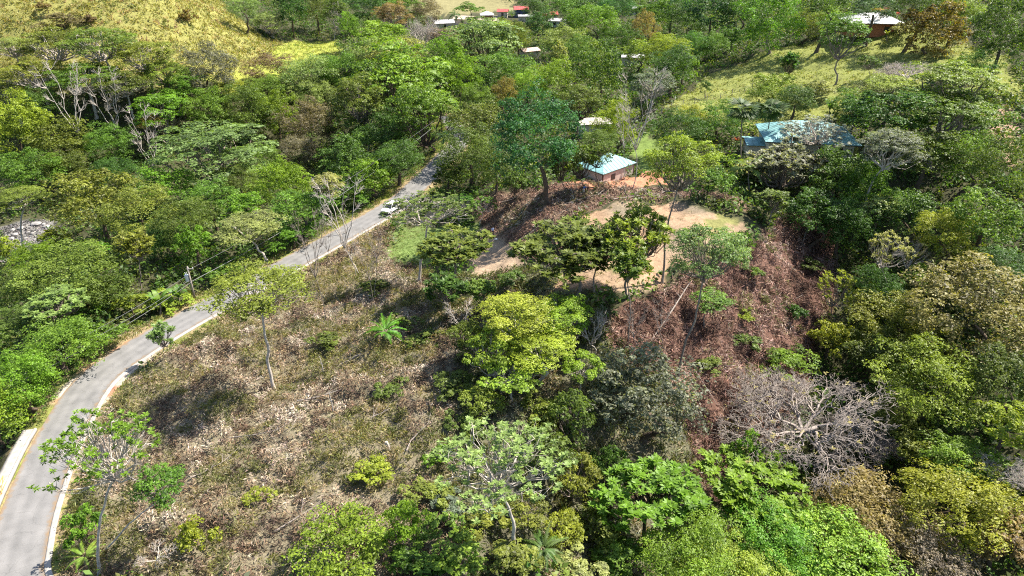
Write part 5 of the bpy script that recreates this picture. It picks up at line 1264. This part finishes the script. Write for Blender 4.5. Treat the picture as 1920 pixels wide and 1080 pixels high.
x, y = scatter(Z_RIVER, 5, g_); heap(x, y, g_, [(.10, .095, .09), (.20, .19, .18), (.30, .28, .26)], [2, 3, 2], 4, .35, .12, .3, .8, .2, .4, M_LITTER, 'river_gravel', 'pale gravel and cobbles of the river bed', 'gravel')

# ------------------------------------------------------------------ pasture fence, logs and stumps
def fence():
    pts = [on_ground(u, v)[0] for u, v in ((1240, 214), (1258, 206), (1280, 200), (1302, 196), (1325, 192), (1350, 186), (1372, 180), (1395, 174), (1410, 168))]
    root = empty('wire_fence', tuple(pts[0])); tag(root, 'wire fence on wooden posts along the lower edge of the pasture', 'fence'); b = Vector(pts[0])
    tops = []
    for i, p in enumerate(pts):
        q = Vector(p) - b; MB().tube([q - Vector((0, 0, .3)), q + Vector((.05 * math.sin(i * 3), 0, 1.5))], [.09, .075], 7).build('post', M_WOODP, root); tops.append(q)
    for h in (.5, .9, 1.3): MB().tube([q + Vector((0, 0, h)) for q in tops], .012, 4).build('strand', M_WIRE, root)
fence()
LOGS = [(1212, 652, 1292, 542, 1.6, .10, 'grey dead trunk leaning across the red slope')]
for u0, v0, u1, v1, h1, r, lab in LOGS:
    A, _ = on_ground(u0, v0); B, _ = on_ground(u1, v1); A, B = Vector(A), Vector(B) + Vector((0, 0, h1 * .5)); root = empty('dead_trunk', tuple(A)); tag(root, lab, 'trunk', 'dead trunks on the slopes')
    mid = (A + B) * .5 + Vector((.3, 0, .4)); MB().tube([Vector((0, 0, -.1)), mid - A, B - A], [r * 1.2, r, r * .6], 7).build('trunk', M_TWIG, root)
    for k_ in range(4):
        s = (mid - A).lerp(B - A, .25 * k_ + .2); MB().tube([s, s + Vector((random.uniform(-.8, .8), random.uniform(-.6, .6), random.uniform(.5, 1.3)))], [r * .4, r * .12], 5).build('limb', M_PALE, root)
LYING = [(430, 830, 520, 815), (560, 760, 640, 742), (690, 800, 735, 770), (360, 900, 420, 880), (520, 1000, 590, 965), (640, 690, 690, 668), (1010, 400, 1120, 372), (1000, 430, 1070, 395), (975, 455, 1020, 420), (1150, 378, 1240, 366), (1300, 700, 1340, 760), (1430, 600, 1500, 560), (1500, 470, 1520, 420), (940, 385, 1000, 362), (240, 900, 290, 925), (760, 850, 800, 800)]
LLAB = ['lying in the middle of the cleared slope', 'on the upper cleared slope left of the ground palm', 'on the cleared slope beside the dark grassy tuft', 'on the cleared slope right of the sparse bright tree', 'near the bottom edge of the cleared slope', 'on the cleared slope next to the ground palm', 'along the upper rim of the dark bank', 'along the middle of the dark bank', 'at the foot of the dark bank', 'in the brush pile at the back of the terrace', 'on the lower red slope', 'across the middle of the red slope', 'at the top of the red slope by the ravine', 'at the far end of the dark bank', 'beside the leaning branch of the sparse bright tree', 'on the ridge left of the grey-green tree']
for i, ((u0, v0, u1, v1), l_) in enumerate(zip(LYING, LLAB)):
    A, B = Vector(on_ground(u0, v0)[0]), Vector(on_ground(u1, v1)[0]); A.z += .25; B.z += .4; root = empty('fallen_branch', tuple(A)); tag(root, 'grey fallen branch ' + l_, 'branch', 'fallen branches'); g = random.Random(i)
    D = B - A; pts = [D * t + Vector((g.uniform(-.2, .2), g.uniform(-.2, .2), g.uniform(0, .25))) for t in (0, .3, .6, 1)]
    MB().tube(pts, [.08, .065, .045, .025], 6).build('stem', M_TWIG, root)
    for k_ in range(5):
        s = pts[g.randrange(1, 4)]; d = D.normalized() + Vector((g.uniform(-1, 1), g.uniform(-1, 1), g.uniform(.1, .8))); MB().tube([s, s + d * g.uniform(.6, 1.3)], [.035, .012], 4).build('twig', M_TWIG, root)
for u, v, h_px, lab in ((806, 772, 18, 'short dark stump on the ridge of the cleared slope'), (728, 846, 16, 'pale splintered stump on the cleared slope'), (606, 700, 30, 'thin dead pole standing in the middle of the cleared slope'), (625, 775, 40, 'thin bent dead pole lower on the cleared slope')):
    G, t = on_ground(u, v); h = h_px * t * 1.2; root = empty('stump', tuple(G)); tag(root, lab, 'stump', 'stumps on the cleared slope'); r = .2 if h_px < 20 else .06
    MB().tube([(0, 0, -.2), (.05, 0, h * .4), (-.1, .05, h)], [r * 1.5, r, r * .7], 7).build('stem', M_DARKB if 'dark' in lab else M_PALE, root)
    for s in (-1, 1): MB().tube([(0, 0, h * .5), (s * .35, .1, h * .75)], [r * .45, r * .2], 5).build('twig', M_PALE, root)
